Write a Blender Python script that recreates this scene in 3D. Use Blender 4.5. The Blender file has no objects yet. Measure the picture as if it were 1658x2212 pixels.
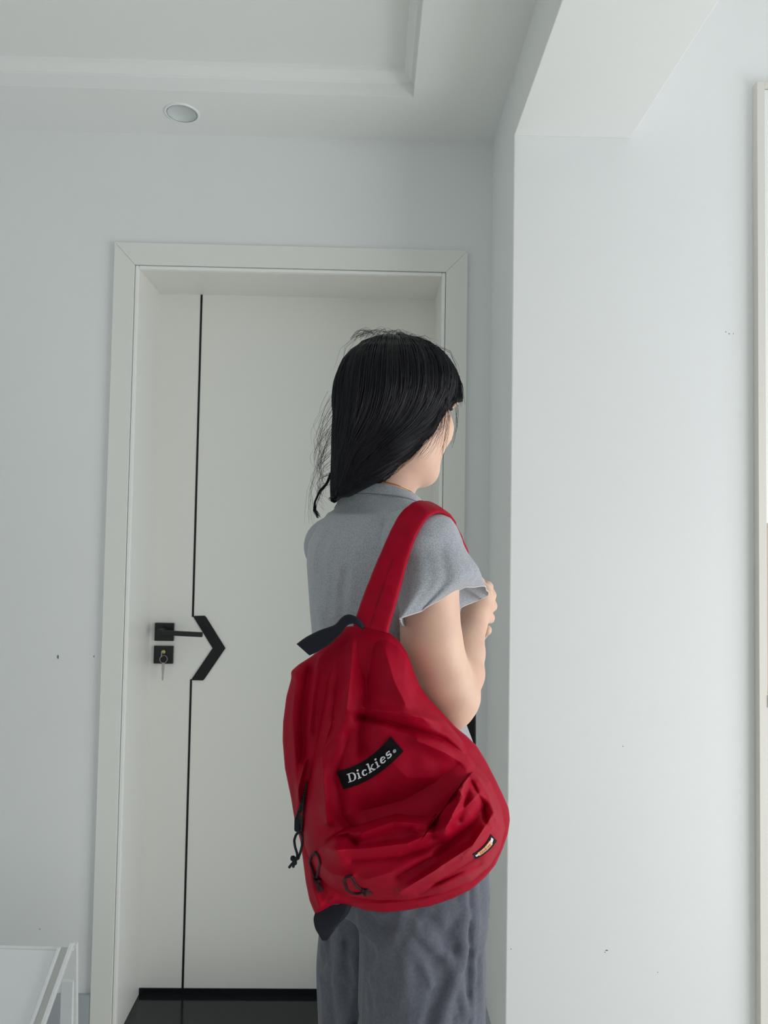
import bpy, math, random
import numpy as np
from mathutils import Vector, Matrix
random.seed(7); rng = np.random.default_rng(7)
scn = bpy.context.scene
COL = scn.collection
# ------------------------------------------------------------------ camera
FPX, PITCH, YAW, ROLL, CD, CH = 1608.0, 0.0412, -0.0190, 0.0169, 2.0753, 1.3274
def cam_axes():
    cy, sy, cp, sp = math.cos(YAW), math.sin(YAW), math.cos(PITCH), math.sin(PITCH)
    f = np.array([-sy*cp, cy*cp, sp]); r = np.array([cy, sy, 0.0]); u = np.cross(r, f)
    c, s = math.cos(ROLL), math.sin(ROLL)
    return r*c+u*s, u*c-r*s, f
CR, CU, CF = cam_axes()
CAM = np.array([0.0, -CD, CH])
cam_data = bpy.data.cameras.new('camera'); cam = bpy.data.objects.new('camera', cam_data); COL.objects.link(cam)
cam.matrix_world = Matrix(((CR[0], CU[0], -CF[0], CAM[0]), (CR[1], CU[1], -CF[1], CAM[1]), (CR[2], CU[2], -CF[2], CAM[2]), (0, 0, 0, 1)))
cam_data.sensor_fit = 'VERTICAL'; cam_data.sensor_height = 36.0; cam_data.lens = 36.0*FPX/2212.0
cam_data.clip_start = 0.02; scn.camera = cam
def P(px, py, d):
    """world point that stands d metres in front of the camera and is seen at (px, py) of the photograph"""
    return CAM + CF*d + CR*((px-829.0)*d/FPX) + CU*((1106.0-py)*d/FPX)
def ray(px, py):
    return CF + CR*((px-829.0)/FPX) + CU*((1106.0-py)/FPX)
def hit_y(px, py, y):
    v = ray(px, py); return CAM + v*((y-CAM[1])/v[1])
def hit_z(px, py, z):
    v = ray(px, py); return CAM + v*((z-CAM[2])/v[2])
# ------------------------------------------------------------------ light, world, exposure
scn.view_settings.view_transform = 'Standard'; scn.view_settings.look = 'None'
scn.view_settings.gamma = 1.0; scn.view_settings.use_curve_mapping = False
scn.view_settings.exposure = -0.05
w = bpy.data.worlds.new('sky'); scn.world = w; w.use_nodes = True
w.node_tree.nodes['Background'].inputs[0].default_value = (0.80, 0.90, 1.0, 1); w.node_tree.nodes['Background'].inputs[1].default_value = 0.5
def window_light(name, loc, rot, sx, sy, power, color):
    l = bpy.data.lights.new(name, 'AREA'); l.shape = 'RECTANGLE'; l.size = sx; l.size_y = sy; l.energy = power; l.color = color
    o = bpy.data.objects.new(name, l); COL.objects.link(o); o.location = loc; o.rotation_euler = rot; return o
# daylight through the big side window of the bright room, and through the smaller window behind the camera
window_light('daylight_side', (2.33, -1.85, 0.92), (0, math.radians(90), 0), 1.8, 2.3, 57.0, (0.96, 0.975, 1.0))
window_light('daylight_rear', (-0.1, -4.93, 1.45), (math.radians(90), 0, 0), 1.9, 1.7, 2.8, (0.96, 0.97, 1.0))
try:
    scn.cycles.use_denoising = True; scn.cycles.max_bounces = 12; scn.cycles.diffuse_bounces = 8
    scn.cycles.caustics_reflective = False; scn.cycles.caustics_refractive = False; scn.cycles.sample_clamp_indirect = 6.0
except Exception: pass
# ------------------------------------------------------------------ helpers
def tag(o, label=None, cat=None, group=None, kind=None):
    if label: o['label'] = label
    if cat: o['category'] = cat
    if group: o['group'] = group
    if kind: o['kind'] = kind
    return o
def empty(name, loc, label=None, cat=None, group=None, kind=None):
    o = bpy.data.objects.new(name, None); COL.objects.link(o); o.location = [float(c) for c in loc]; o.empty_display_size = 0.05
    return tag(o, label, cat, group, kind)
def srgb(r, g, b):
    f = lambda c: (c/255/12.92) if c/255 <= 0.04045 else ((c/255+0.055)/1.055)**2.4
    return (f(r), f(g), f(b), 1.0)
def mat(name, col, rough=0.6, spec=0.5, metal=0.0, var=0.0, vscale=8.0, bump=0.0, bscale=200.0, sheen=0.0, sss=0.0, bdist=0.001, col2=None, coat=0.0, vdetail=3.0):
    m = bpy.data.materials.new(name); m.use_nodes = True; nt = m.node_tree; b = nt.nodes['Principled BSDF']
    b.inputs['Base Color'].default_value = col; b.inputs['Roughness'].default_value = rough
    b.inputs['Specular IOR Level'].default_value = spec; b.inputs['Metallic'].default_value = metal
    if sheen: b.inputs['Sheen Weight'].default_value = sheen
    if coat: b.inputs['Coat Weight'].default_value = coat
    if sss:
        b.inputs['Subsurface Weight'].default_value = sss; b.inputs['Subsurface Radius'].default_value = (1.0, 0.35, 0.2); b.inputs['Subsurface Scale'].default_value = 0.006
    tc = nt.nodes.new('ShaderNodeTexCoord')
    if var or col2:
        n = nt.nodes.new('ShaderNodeTexNoise'); n.inputs['Scale'].default_value = vscale; n.inputs['Detail'].default_value = vdetail
        nt.links.new(tc.outputs['Object'], n.inputs['Vector'])
        r = nt.nodes.new('ShaderNodeMix'); r.data_type = 'RGBA'
        c2 = col2 if col2 else tuple(min(1, c*(1-var)) for c in col[:3])+(1,)
        r.inputs[6].default_value = col; r.inputs[7].default_value = c2
        mr = nt.nodes.new('ShaderNodeMapRange'); mr.inputs[1].default_value = 0.38; mr.inputs[2].default_value = 0.62
        nt.links.new(n.outputs['Fac'], mr.inputs[0]); nt.links.new(mr.outputs[0], r.inputs[0]); nt.links.new(r.outputs[2], b.inputs['Base Color'])
    if bump:
        n2 = nt.nodes.new('ShaderNodeTexNoise'); n2.inputs['Scale'].default_value = bscale; n2.inputs['Detail'].default_value = 2.0
        nt.links.new(tc.outputs['Object'], n2.inputs['Vector'])
        bp = nt.nodes.new('ShaderNodeBump'); bp.inputs['Strength'].default_value = bump; bp.inputs['Distance'].default_value = bdist
        nt.links.new(n2.outputs['Fac'], bp.inputs['Height']); nt.links.new(bp.outputs[0], b.inputs['Normal'])
    return m
def mesh_obj(name, V, Fc, m, parent=None, smooth=False):
    me = bpy.data.meshes.new(name); me.from_pydata([tuple(float(c) for c in v) for v in V], [], [tuple(int(i) for i in f) for f in Fc]); me.update()
    if smooth: me.polygons.foreach_set('use_smooth', [True]*len(me.polygons))
    if m: me.materials.append(m)
    o = bpy.data.objects.new(name, me); COL.objects.link(o)
    if parent is not None:
        o.parent = parent
        if parent.type == 'EMPTY': o.matrix_parent_inverse = Matrix.Translation(-Vector(parent.location))
    return o
class MB:
    def __init__(s): s.V = []; s.F = []
    def add(s, V, F):
        n = len(s.V); s.V += [tuple(v) for v in V]; s.F += [tuple(i+n for i in f) for f in F]; return s
    def box(s, a, b):
        x0, y0, z0 = a; x1, y1, z1 = b
        V = [(x0,y0,z0),(x1,y0,z0),(x1,y1,z0),(x0,y1,z0),(x0,y0,z1),(x1,y0,z1),(x1,y1,z1),(x0,y1,z1)]
        return s.add(V, [(0,3,2,1),(4,5,6,7),(0,1,5,4),(1,2,6,5),(2,3,7,6),(3,0,4,7)])
    def prism(s, pts, vec):
        n = len(pts); pts = [np.array(p, float) for p in pts]; vec = np.array(vec, float)
        V = pts+[p+vec for p in pts]
        return s.add(V, [tuple(range(n))[::-1], tuple(range(n, 2*n))]+[(i, (i+1) % n, n+(i+1) % n, n+i) for i in range(n)])
    def bar(s, a, b, w, t, up=(0, 0, 1)):
        a, b = np.array(a, float), np.array(b, float); d = (b-a)/np.linalg.norm(b-a)
        x = np.cross(d, up); x /= np.linalg.norm(x); y = np.cross(x, d)
        c = [(-1, -1), (1, -1), (1, 1), (-1, 1)]
        V = [a+x*w/2*i+y*t/2*j for i, j in c]+[b+x*w/2*i+y*t/2*j for i, j in c]
        return s.add(V, [(0,3,2,1),(4,5,6,7),(0,1,5,4),(1,2,6,5),(2,3,7,6),(3,0,4,7)])
    def tube(s, pts, r, n=8, closed=False, caps=True):
        pts = [np.array(p, float) for p in pts]; m_ = len(pts)
        rr = r if hasattr(r, '__len__') else [r]*m_
        V = []; prev = None
        for i, p in enumerate(pts):
            if closed: t = pts[(i+1) % m_]-pts[i-1]
            else: t = pts[min(i+1, m_-1)]-pts[max(i-1, 0)]
            t = t/(np.linalg.norm(t)+1e-12)
            if prev is None:
                a = np.array([0, 0, 1.0]) if abs(t[2]) < .9 else np.array([1.0, 0, 0]); x = np.cross(t, a)
            else: x = prev-t*np.dot(prev, t)
            x /= np.linalg.norm(x)+1e-12; y = np.cross(t, x); prev = x
            for k in range(n):
                a = 2*math.pi*k/n; V.append(p+(x*math.cos(a)+y*math.sin(a))*rr[i])
        F = []
        for i in range(m_ if closed else m_-1):
            j = (i+1) % m_
            for k in range(n): F.append((i*n+k, i*n+(k+1) % n, j*n+(k+1) % n, j*n+k))
        if not closed and caps: F += [tuple(range(n))[::-1], tuple((m_-1)*n+k for k in range(n))]
        return s.add(V, F)
    def lathe(s, c, axis, prof, n=32):
        c = np.array(c, float); axis = np.array(axis, float); axis /= np.linalg.norm(axis)
        a = np.array([0, 0, 1.0]) if abs(axis[2]) < .9 else np.array([1.0, 0, 0]); x = np.cross(axis, a); x /= np.linalg.norm(x); y = np.cross(axis, x)
        V = [c+axis*h+(x*math.cos(2*math.pi*k/n)+y*math.sin(2*math.pi*k/n))*r for r, h in prof for k in range(n)]
        F = [(i*n+k, i*n+(k+1) % n, (i+1)*n+(k+1) % n, (i+1)*n+k) for i in range(len(prof)-1) for k in range(n)]
        return s.add(V, F)
    def out(s, name, m, parent=None, smooth=False, bevel=0.0):
        o = mesh_obj(name, s.V, s.F, m, parent, smooth)
        if bevel:
            b = o.modifiers.new('bevel', 'BEVEL'); b.width = bevel; b.segments = 2; b.limit_method = 'ANGLE'
        return o
# ------------------------------------------------------------------ materials of the room
M_wall = mat('wall_paint', srgb(233, 236, 236), 0.85, 0.25, var=0.02, vscale=1.5, bump=0.15, bscale=900)
M_ceil = mat('ceiling_paint', srgb(234, 236, 235), 0.9, 0.2, bump=0.1, bscale=900)
M_door = mat('door_lacquer', srgb(234, 235, 230), 0.32, 0.5, bump=0.02, bscale=40)
M_case = mat('casing_lacquer', srgb(231, 232, 228), 0.4, 0.45)
M_base = mat('skirting_grey', srgb(178, 184, 190), 0.5, 0.4)
M_tile = mat('floor_tile', srgb(226, 224, 216), 0.35, 0.5, var=0.06, vscale=3)
M_stone = mat('dark_stone', srgb(34, 38, 40), 0.12, 0.5, var=0.3, vscale=60)
M_black = mat('black_metal', srgb(16, 18, 20), 0.4, 0.5)
M_inlay = mat('black_inlay', srgb(9, 12, 16), 0.45, 0.4)
M_white = mat('white_metal', srgb(236, 240, 242), 0.35, 0.5)
M_steel = mat('steel', srgb(190, 186, 180), 0.3, 0.5, metal=1.0)
M_brass = mat('brass', srgb(190, 180, 120), 0.35, 0.5, metal=1.0)
M_chip = mat('bare_plaster', srgb(120, 126, 128), 0.9, 0.1)
# ------------------------------------------------------------------ room shell
FZ = -0.018
XI, XJ, LY, XA, XB, ZA, ZI = -0.6565, 0.1906, 0.1964, -0.7255, 0.2629, 2.154, 2.08
XP, YP, XQ, ZB, XT, YT, ZC = 0.3326, -0.3167, 0.6157, 2.3188, 0.0937, -0.2066, 2.4734
XL, XR, YR, ZR, TH = -1.75, 2.40, -5.0, 2.78, 0.12
S = 'structure'
o = MB().box((XL-TH, YR-TH, FZ-0.06), (XR+TH, 0.45, FZ)).out('floor', M_tile); tag(o, kind=S)
# tile joints as thin recessed-looking grout bars
seam = mat('grout', srgb(150, 150, 145), 0.8, 0.2)
m_ = MB()
for i in range(6):
    x = XL+0.8*i; m_.box((x-0.001, YR, FZ), (x+0.001, 0.0, FZ+0.0004))
for i in range(7):
    y = YR+0.8*i; m_.box((XL, y-0.001, FZ), (XR, y+0.001, FZ+0.0004))
o = m_.out('trim_1', seam); tag(o, kind=S)
m_ = MB().box((XL-TH, 0, FZ), (XI-0.03, LY+0.12, ZC+0.35)).box((XJ+0.03, 0, FZ), (XP+0.02, LY+0.12, ZC+0.35)).box((XI-0.03, 0, ZI+0.03), (XJ+0.03, LY+0.12, ZC+0.35)).box((XI-0.03, LY+0.06, FZ), (XJ+0.03, LY+0.12, ZI+0.03))
wall_back = m_.out('wall_back', M_wall); tag(wall_back, kind=S)
wall_right = MB().box((XP, YP, FZ), (XR+TH, LY+0.12, ZR+0.15)).out('wall_right', M_wall, bevel=0.003); tag(wall_right, kind=S)
o = MB().box((XL-TH, YR-TH, FZ), (XL, 0.0, ZC+0.35)).out('wall_left', M_wall); tag(o, kind=S)
wy0, wy1, wz0, wz1 = -3.1, -0.70, 0.03, 2.42
m_ = MB().box((XR, YR-TH, FZ), (XR+TH, wy0, ZR+0.15)).box((XR, wy1, FZ), (XR+TH, YP, ZR+0.15)).box((XR, wy0, FZ), (XR+TH, wy1, wz0)).box((XR, wy0, wz1), (XR+TH, wy1, ZR+0.15))
o = m_.out('wall_side', M_wall); tag(o, kind=S)
rx0, rx1, rz0, rz1 = -1.1, 0.9, 0.55, 2.35
m_ = MB().box((XL-TH, YR-TH, FZ), (rx0, YR, ZR+0.15)).box((rx1, YR-TH, FZ), (XR, YR, ZR+0.15)).box((rx0, YR-TH, FZ), (rx1, YR, rz0)).box((rx0, YR-TH, rz1), (rx1, YR, ZR+0.15))
o = m_.out('wall_rear', M_wall); tag(o, kind=S)
def window(n, axis, a0, a1, z0, z1, base):
    e = empty('window_%d' % n, (base, (a0+a1)/2, z0) if axis == 'y' else ((a0+a1)/2, base, z0), kind=S)
    def bx(m, lo, hi, c0, c1, t0=0.03, t1=0.09):
        if axis == 'y': m.box((base+t0, lo, c0), (base+t1, hi, c1))
        else: m.box((lo, base-t1, c0), (hi, base-t0, c1))
    f = MB(); bx(f, a0, a0+0.06, z0, z1); bx(f, a1-0.06, a1, z0, z1); bx(f, a0, a1, z0, z0+0.06); bx(f, a0, a1, z1-0.06, z1)
    mid = (a0+a1)/2; bx(f, mid-0.035, mid+0.035, z0, z1); f.out('window_frame', M_white, e)
    g = MB(); bx(g, a0+0.05, mid-0.03, z0+0.05, z1-0.05, 0.055, 0.061); g.out('pane', M_glass, e)
    g = MB(); bx(g, mid+0.03, a1-0.05, z0+0.05, z1-0.05, 0.055, 0.061); g.out('pane', M_glass, e)
M_glass = bpy.data.materials.new('window_glass'); M_glass.use_nodes = True
_b = M_glass.node_tree.nodes['Principled BSDF']; _b.inputs['Transmission Weight'].default_value = 1.0; _b.inputs['Roughness'].default_value = 0.0; _b.inputs['IOR'].default_value = 1.1
window(1, 'y', wy0, wy1, wz0, wz1, XR); window(2, 'x', rx0, rx1, rz0, rz1, YR)
# ceiling with the shallow tray (coffer)
TX0, TY0, TZ = -1.35, -4.3, 0.062
m_ = MB().box((XL-TH, YT, ZC), (XP+0.02, 0.02, ZC+0.2)).box((XT, YR-TH, ZC), (XP+0.02, YT, ZC+0.2)).box((XL-TH, YR-TH, ZC), (TX0, YT, ZC+0.2)).box((TX0, YR-TH, ZC), (XT, TY0, ZC+0.2)).box((TX0, TY0, ZC+TZ), (XT, YT, ZC+0.2))
ceiling = m_.out('ceiling', M_ceil); tag(ceiling, kind=S)
o = MB().box((XP, YR-TH, ZR), (XR+TH, YP, ZR+0.1)).out('ceiling_side_room', M_ceil); tag(o, kind=S)
beam = MB().box((XP, YR, ZB), (XQ, YP, ZR+0.05)).out('ceiling_beam', M_ceil, bevel=0.002); tag(beam, kind=S)
# cornice moulding round the tray
def cornice(p0, p1, inn):
    prof = [(0, 0.034), (0.008, 0.036), (0.012, 0.042), (0.017, 0.047), (0.024, 0.052), (0.027, TZ+0.002), (0, TZ+0.002)]
    p0, p1, inn = np.array(p0, float), np.array(p1, float), np.array(inn, float)
    pts = [p0+inn*a+np.array([0, 0, ZC+h]) for a, h in prof]
    return MB().prism(pts, p1-p0)
tr = empty('trim_2', (XT, YT, ZC), kind=S)
for a, b, c in [((TX0, YT, 0), (XT, YT, 0), (0, -1, 0)), ((XT, TY0, 0), (XT, YT, 0), (-1, 0, 0)), ((TX0, TY0, 0), (TX0, YT, 0), (1, 0, 0)), ((TX0, TY0, 0), (XT, TY0, 0), (0, 1, 0))]:
    cornice(a, b, c).out('cornice', M_ceil, tr)
# skirting boards
ZS = 0.1
o = MB().box((XL, -0.012, FZ), (XA, 0, ZS)).out('baseboard_back', M_base); tag(o, kind=S)
o = MB().box((XP-0.010, YP, FZ), (XP, 0, ZS)).box((XB, -0.012, FZ), (XP-0.010, 0, ZS)).out('baseboard_right', M_base); tag(o, kind=S)
o = MB().box((XL, YR, FZ), (XL+0.012, -0.012, ZS)).out('baseboard_left', M_base); tag(o, kind=S)
# small paint chips and nail holes in the walls
def chips(parent, spots):
    for px, py, w_, h_, yy in spots:
        c = hit_y(px, py, yy)
        MB().lathe((0, 0, 0), (0, -1, 0), [(0.0001, 0.0006), (1, 0.0006), (1.15, 0)], 8)
        m = MB(); n = 7
        pts = [c+np.array([w_/2*math.cos(2*math.pi*k/n)*(0.8+0.3*random.random()), -0.0004, h_/2*math.sin(2*math.pi*k/n)*(0.8+0.3*random.random())]) for k in range(n)]
        m.prism(pts, (0, 0.0006, 0)); m.out('paint_chip', M_chip, parent)
chips(wall_back, [(125, 1419, 0.006, 0.013, 0), (203, 1418, 0.003, 0.006, 0), (86, 2007, 0.003, 0.003, 0)])
chips(wall_right, [(1567, 717, 0.003, 0.002, YP), (1574, 721, 0.003, 0.003, YP), (1583, 721, 0.002, 0.003, YP), (1310, 2053, 0.007, 0.003, YP), (1306, 2057, 0.003, 0.002, YP), (1345, 1612, 0.003, 0.002, YP), (1103, 2050, 0.002, 0.004, YP), (1420, 2100, 0.002, 0.002, YP)])
# ------------------------------------------------------------------ recessed downlight
c = hit_z(393, 244, ZC)
dl = empty('recessed_downlight', c, 'round white recessed downlight, switched off, in the lowered ceiling above the door', 'ceiling light')
MB().lathe(c, (0, 0, -1), [(0.0470, -0.002), (0.0470, 0.0015), (0.0450, 0.003), (0.0405, 0.003), (0.0395, 0.001)], 48).out('trim_ring', M_white, dl, True)
M_refl = mat('satin_reflector', srgb(205, 212, 212), 0.35, 0.5)
MB().lathe(c, (0, 0, -1), [(0.0395, 0.0022), (0.0385, 0.0006), (0.036, -0.003), (0.03, -0.007), (0.018, -0.011), (0.0002, -0.012)], 48).out('reflector', M_refl, dl, True)
MB().lathe(c, (0, 0, -1), [(0.0399, 0.0032), (0.0392, 0.0034), (0.0388, 0.003)], 48).out('seam_ring', mat('seam_grey', srgb(95, 105, 102), 0.6), dl, True)
_cut = MB().lathe(c, (0, 0, 1), [(0.0001, -0.02), (0.0392, -0.02), (0.0392, 0.03), (0.0001, 0.03)], 48).out('cutter', None)
_bm = ceiling.modifiers.new('hole', 'BOOLEAN'); _bm.object = _cut; _bm.operation = 'DIFFERENCE'; _bm.solver = 'EXACT'
_dg = bpy.context.evaluated_depsgraph_get(); _me = bpy.data.meshes.new_from_object(ceiling.evaluated_get(_dg)); ceiling.modifiers.clear(); ceiling.data = _me
bpy.data.objects.remove(_cut, do_unlink=True)
# ------------------------------------------------------------------ door with its frame
door = empty('door_1', ((XI+XJ)/2, LY, FZ), kind=S)
MB().box((XI-0.02, LY, 0.0), (XJ+0.02, LY+0.04, ZI+0.02)).out('door_leaf', M_door, door)
MB().box((XI-0.0, LY-0.004, FZ), (XJ, LY+0.04, 0.0)).out('bottom_strip', M_inlay, door)  # thin black strip between the leaf and the stone
# jambs and head, standing behind the casing
fr = empty('trim_3', ((XI+XJ)/2, 0, FZ), kind=S)
MB().box((XI-0.03, 0, FZ), (XI, LY, ZI+0.03)).out('jamb_board', M_case, fr)
MB().box((XJ, 0, FZ), (XJ+0.03, LY, ZI+0.03)).out('jamb_board', M_case, fr)
MB().box((XI, 0, ZI), (XJ, LY, ZI+0.03)).out('head_board', M_case, fr)
# door stop strips right in front of the leaf edge
def ymit(pts, y0, y1): return MB().prism([(a, y0, b) for a, b in pts], (0, y1-y0, 0))
E_ = 0.012
g = 0.0003
ymit([(XA, FZ), (XI-E_, FZ), (XI-E_, ZI+E_-g), (XA, ZA-g)], -0.014, 0).out('casing_board', M_case, fr, bevel=0.0006)
ymit([(XJ+E_, FZ), (XB, FZ), (XB, ZA-g), (XJ+E_, ZI+E_-g)], -0.014, 0).out('casing_board', M_case, fr, bevel=0.0006)
ymit([(XA+g, ZA), (XI-E_+g, ZI+E_), (XJ+E_-g, ZI+E_), (XB-g, ZA)], -0.014, 0).out('casing_board', M_case, fr, bevel=0.0006)
# rounded inner bead of the casing
def bead(x0, x1): return MB().box((x0, -0.010, FZ), (x1, 0.0, ZI))
M_bead_lit = mat('lit_bead_lacquer', srgb(240, 242, 240), 0.3, 0.6)  # casing lacquer made lighter: the lit inner edge is put into the colour
MB().box((XI-E_+0.001, -0.010, FZ), (XI-0.001, 0.001, ZI+E_-0.001)).out('inner_bead', M_bead_lit, fr, bevel=0.0025)
MB().box((XJ+0.001, -0.010, FZ), (XJ+E_-0.001, 0.001, ZI+E_-0.001)).out('inner_bead', M_bead_lit, fr, bevel=0.0025)
MB().box((XI-0.001, -0.010, ZI+0.001), (XJ+0.001, 0.001, ZI+E_-0.001)).out('inner_bead', M_bead_lit, fr, bevel=0.0025)
# dark stone slab under the door
o = MB().box((XI, -0.02, FZ), (XJ, LY, FZ+0.001)).box((XI, LY-0.002, FZ), (XJ, LY+0.04, FZ+0.001)).out('trim_4', M_stone); tag(o, 'black polished stone threshold under the white door', kind=S)
# black inlay: two thin vertical strips joined by the chevron
def PL(px, py, y=LY): return hit_y(px, py, y)
xt_ = (PL(434.5, 640)[0]+PL(417.5, 1325)[0])/2; xb_ = (PL(413.5, 1475)[0]+PL(393.5, 2125)[0])/2
ztop, zc1, zc2 = ZI, PL(420, 1331)[2], PL(415, 1469)[2]
MB().box((xt_-0.003, LY-0.0012, zc1-0.002), (xt_+0.003, LY, ztop)).out('inlay_strip', M_inlay, door)
MB().box((xb_-0.003, LY-0.0012, 0.0), (xb_+0.003, LY, zc2+0.002)).out('inlay_strip', M_inlay, door)
ch = [(417, 1330.5), (442, 1330), (445.5, 1333), (487, 1400), (441, 1467.5), (438.5, 1469.5), (412.5, 1469), (459.5, 1400)]
pts = [PL(a, b) for a, b in ch]
MB().prism([p+np.array([0, -0.004, 0]) for p in pts], (0, 0.004, 0)).out('chevron_inlay', M_inlay, door, bevel=0.0006)
# lever handle
def plate(a, b, y0, y1):
    p, q = PL(*a), PL(*b); return MB().box((min(p[0], q[0]), LY-y1, min(p[2], q[2])), (max(p[0], q[0]), LY-y0, max(p[2], q[2])))
rose = plate((336, 1345), (376, 1384), 0, 0.009).out('handle_rose', M_black, door, bevel=0.0012)
hy = LY-0.055
a = hit_y(345, 1366, hy); b = hit_y(437, 1371, hy)
m = MB().bar(a+np.array([-0.008, 0, 0]), b, 0.011, 0.014)
st = np.array([a[0], LY-0.002, a[2]]); m.bar(st, np.array([a[0], hy, a[2]]), 0.018, 0.018)
m.out('lever_handle', M_black, rose, bevel=0.0015)
lockp = plate((334, 1394.5), (374.5, 1433), 0, 0.009).out('lock_plate', M_black, door, bevel=0.0012)
k = PL(353, 1408, LY-0.009)
MB().lathe(k, (0, -1, 0), [(0.0065, -0.002), (0.0065, 0.002), (0.0055, 0.003), (0.0002, 0.003)], 20).out('lock_cylinder', M_brass, lockp, True)
ks = empty('key_ring', k, 'small steel key ring with a key in the door lock and one hanging below it', 'keys')
MB().box((k[0]-0.0010, k[1]-0.022, k[2]-0.013), (k[0]+0.0010, k[1]-0.002, k[2]+0.005)).out('lock_key', M_steel, ks, bevel=0.0004)
rc = hit_y(353, 1424, k[1]-0.020)
MB().tube([rc+np.array([0.011*math.cos(t), 0.002*math.sin(t), 0.011*math.sin(t)]) for t in np.linspace(0, 2*math.pi, 25)[:-1]], 0.0007, 6, closed=True).out('split_ring', M_steel, ks, True)
kb = rc+np.array([0, 0, -0.010])
m = MB()
pr = [(-.0025, 0), (.0028, -.001), (.0038, -.010), (.0030, -.024), (.0022, -.027), (.0026, -.034), (.0016, -.040), (.0022, -.047), (.0012, -.053), (-.0016, -.053), (-.0026, -.045), (-.0022, -.03), (-.0036, -.02), (-.0034, -.006)]
m.prism([kb+np.array([x-0.0003*i*0.4, 0, z]) for i, (x, z) in enumerate(pr)], (0, 0.002, 0)); m.out('hanging_key', M_steel, ks)
# ------------------------------------------------------------------ tall cabinet at the right edge
s0 = hit_y(1637, 1200, YP-0.02); xs = (hit_y(1635.5, 400, YP-0.02)[0]+hit_y(1639, 2000, YP-0.02)[0])/2; zt = hit_y(1640, 177, YP-0.02)[2]
xi_ = (hit_y(1653.5, 400, YP-0.02)[0]+hit_y(1655.5, 2000, YP-0.02)[0])/2
M_cab = mat('cabinet_warm_white', srgb(222, 219, 212), 0.5, 0.4); M_cabw = mat('cabinet_panel', srgb(238, 242, 240), 0.4, 0.4)
M_cabb = mat('cabinet_beige_back', srgb(196, 184, 168), 0.6, 0.3); M_cabg = mat('cabinet_drawer', srgb(196, 198, 200), 0.4, 0.4)
cb = empty('wall_cabinet', (xs+0.4, YP, FZ), 'tall off-white framed cabinet standing against the bright wall at the right edge', 'cabinet')
zq = lambda py: hit_y(1655, py, YP-0.012)[2]
MB().box((xs, YP-0.022, FZ), (xi_, YP, zt)).out('frame_stile', M_cab, cb, bevel=0.001)
MB().box((xs+0.9, YP-0.022, FZ), (xs+0.92, YP, zt)).out('frame_stile', M_cab, cb, bevel=0.001)
MB().box((xi_, YP-0.022, zq(192)), (xs+0.9, YP, zt)).out('top_rail', M_cab, cb, bevel=0.001)
MB().box((xi_+0.002, YP-0.012, zq(1130)), (xs+0.898, YP, zq(193.5))).out('upper_panel', M_cabw, cb, bevel=0.001)
MB().box((xi_, YP-0.004, zq(1500)), (xs+0.9, YP, zq(1130))).out('niche_back', M_cabb, cb)
MB().box((xi_, YP-0.024, zq(1527)), (xs+0.9, YP, zq(1500))).out('shelf', M_cabw, cb, bevel=0.001)
MB().box((xi_+0.002, YP-0.010, FZ+0.05), (xs+0.898, YP, zq(1528))).out('lower_panel', M_cabg, cb, bevel=0.001)
# ------------------------------------------------------------------ white folding stand, lower left
T = P(160, 2037, 1.70)
sd = empty('folding_stand', (T[0]-0.15, T[1], FZ), 'low white metal folding stand with a sloping panel, left of the door', 'stand')
def down(p, q):       # continue a sloping bar to the floor
    v = q-p; return p+v*((FZ+0.004-p[2])/v[2])
B1 = P(98, 2212, 1.63); Bf = down(T, B1); sl = Bf-T; wv = np.array([-1.0, 0.04, 0]); wv /= np.linalg.norm(wv)
nn = np.cross(sl/np.linalg.norm(sl), wv); nn /= np.linalg.norm(nn)
if nn[1] > 0: nn = -nn
def slab(p, u0, u1, w0, w1, t0, t1):
    """box in the sloping plane: u along the slope (0-1), w to the left (m), t along the normal (m)"""
    m = MB(); c = [p+sl*u+wv*w_ for u, w_ in ((u0, w0), (u0, w1), (u1, w1), (u1, w0))]
    return m.prism([q+nn*t0 for q in c], nn*(t1-t0))
W_ = 0.52
slab(T, 0, 1, 0.0, 0.0085, -0.006, 0.006).out('side_rail', M_white, sd, bevel=0.001)
slab(T, 0, 1, W_-0.0085, W_, -0.006, 0.006).out('side_rail', M_white, sd, bevel=0.001)
slab(T, 0.02, 1, 0.0085, 0.026, -0.006, -0.002).out('channel', mat('grey_plastic', srgb(206, 208, 206), 0.5, 0.3), sd)
slab(T, 0.34, 0.40, 0.016, 0.020, -0.002, -0.0015).out('slot', M_chip, sd)
slab(T, 0.02, 1, 0.026, 0.033, -0.006, 0.006).out('inner_rail', M_white, sd, bevel=0.001)
slab(T, 0.035, 0.97, 0.036, W_-0.036, -0.010, -0.004).out('sloping_panel', M_white, sd, bevel=0.001)
slab(T, 0.02, 0.036, 0.0, W_, -0.016, -0.010).out('top_rail', M_white, sd, bevel=0.001)
for dx in (0.0, -W_+0.006):
    a = T+np.array([dx-0.003, 0.02, -0.012]); MB().bar(a, np.array([a[0]+0.006, a[1]+0.02, FZ]), 0.0055, 0.012, up=(0, 1, 0)).out('rear_leg', M_white, sd)
a = P(145, 2120, 1.78); MB().box((a[0]-0.015, a[1], FZ), (a[0]+0.015, a[1]+0.012, a[2])).out('support_post', M_white, sd, bevel=0.002)
MB().box((a[0]-W_+0.03, a[1], FZ+0.05), (a[0], a[1]+0.008, FZ+0.10)).out('cross_bar', M_white, sd)
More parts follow.
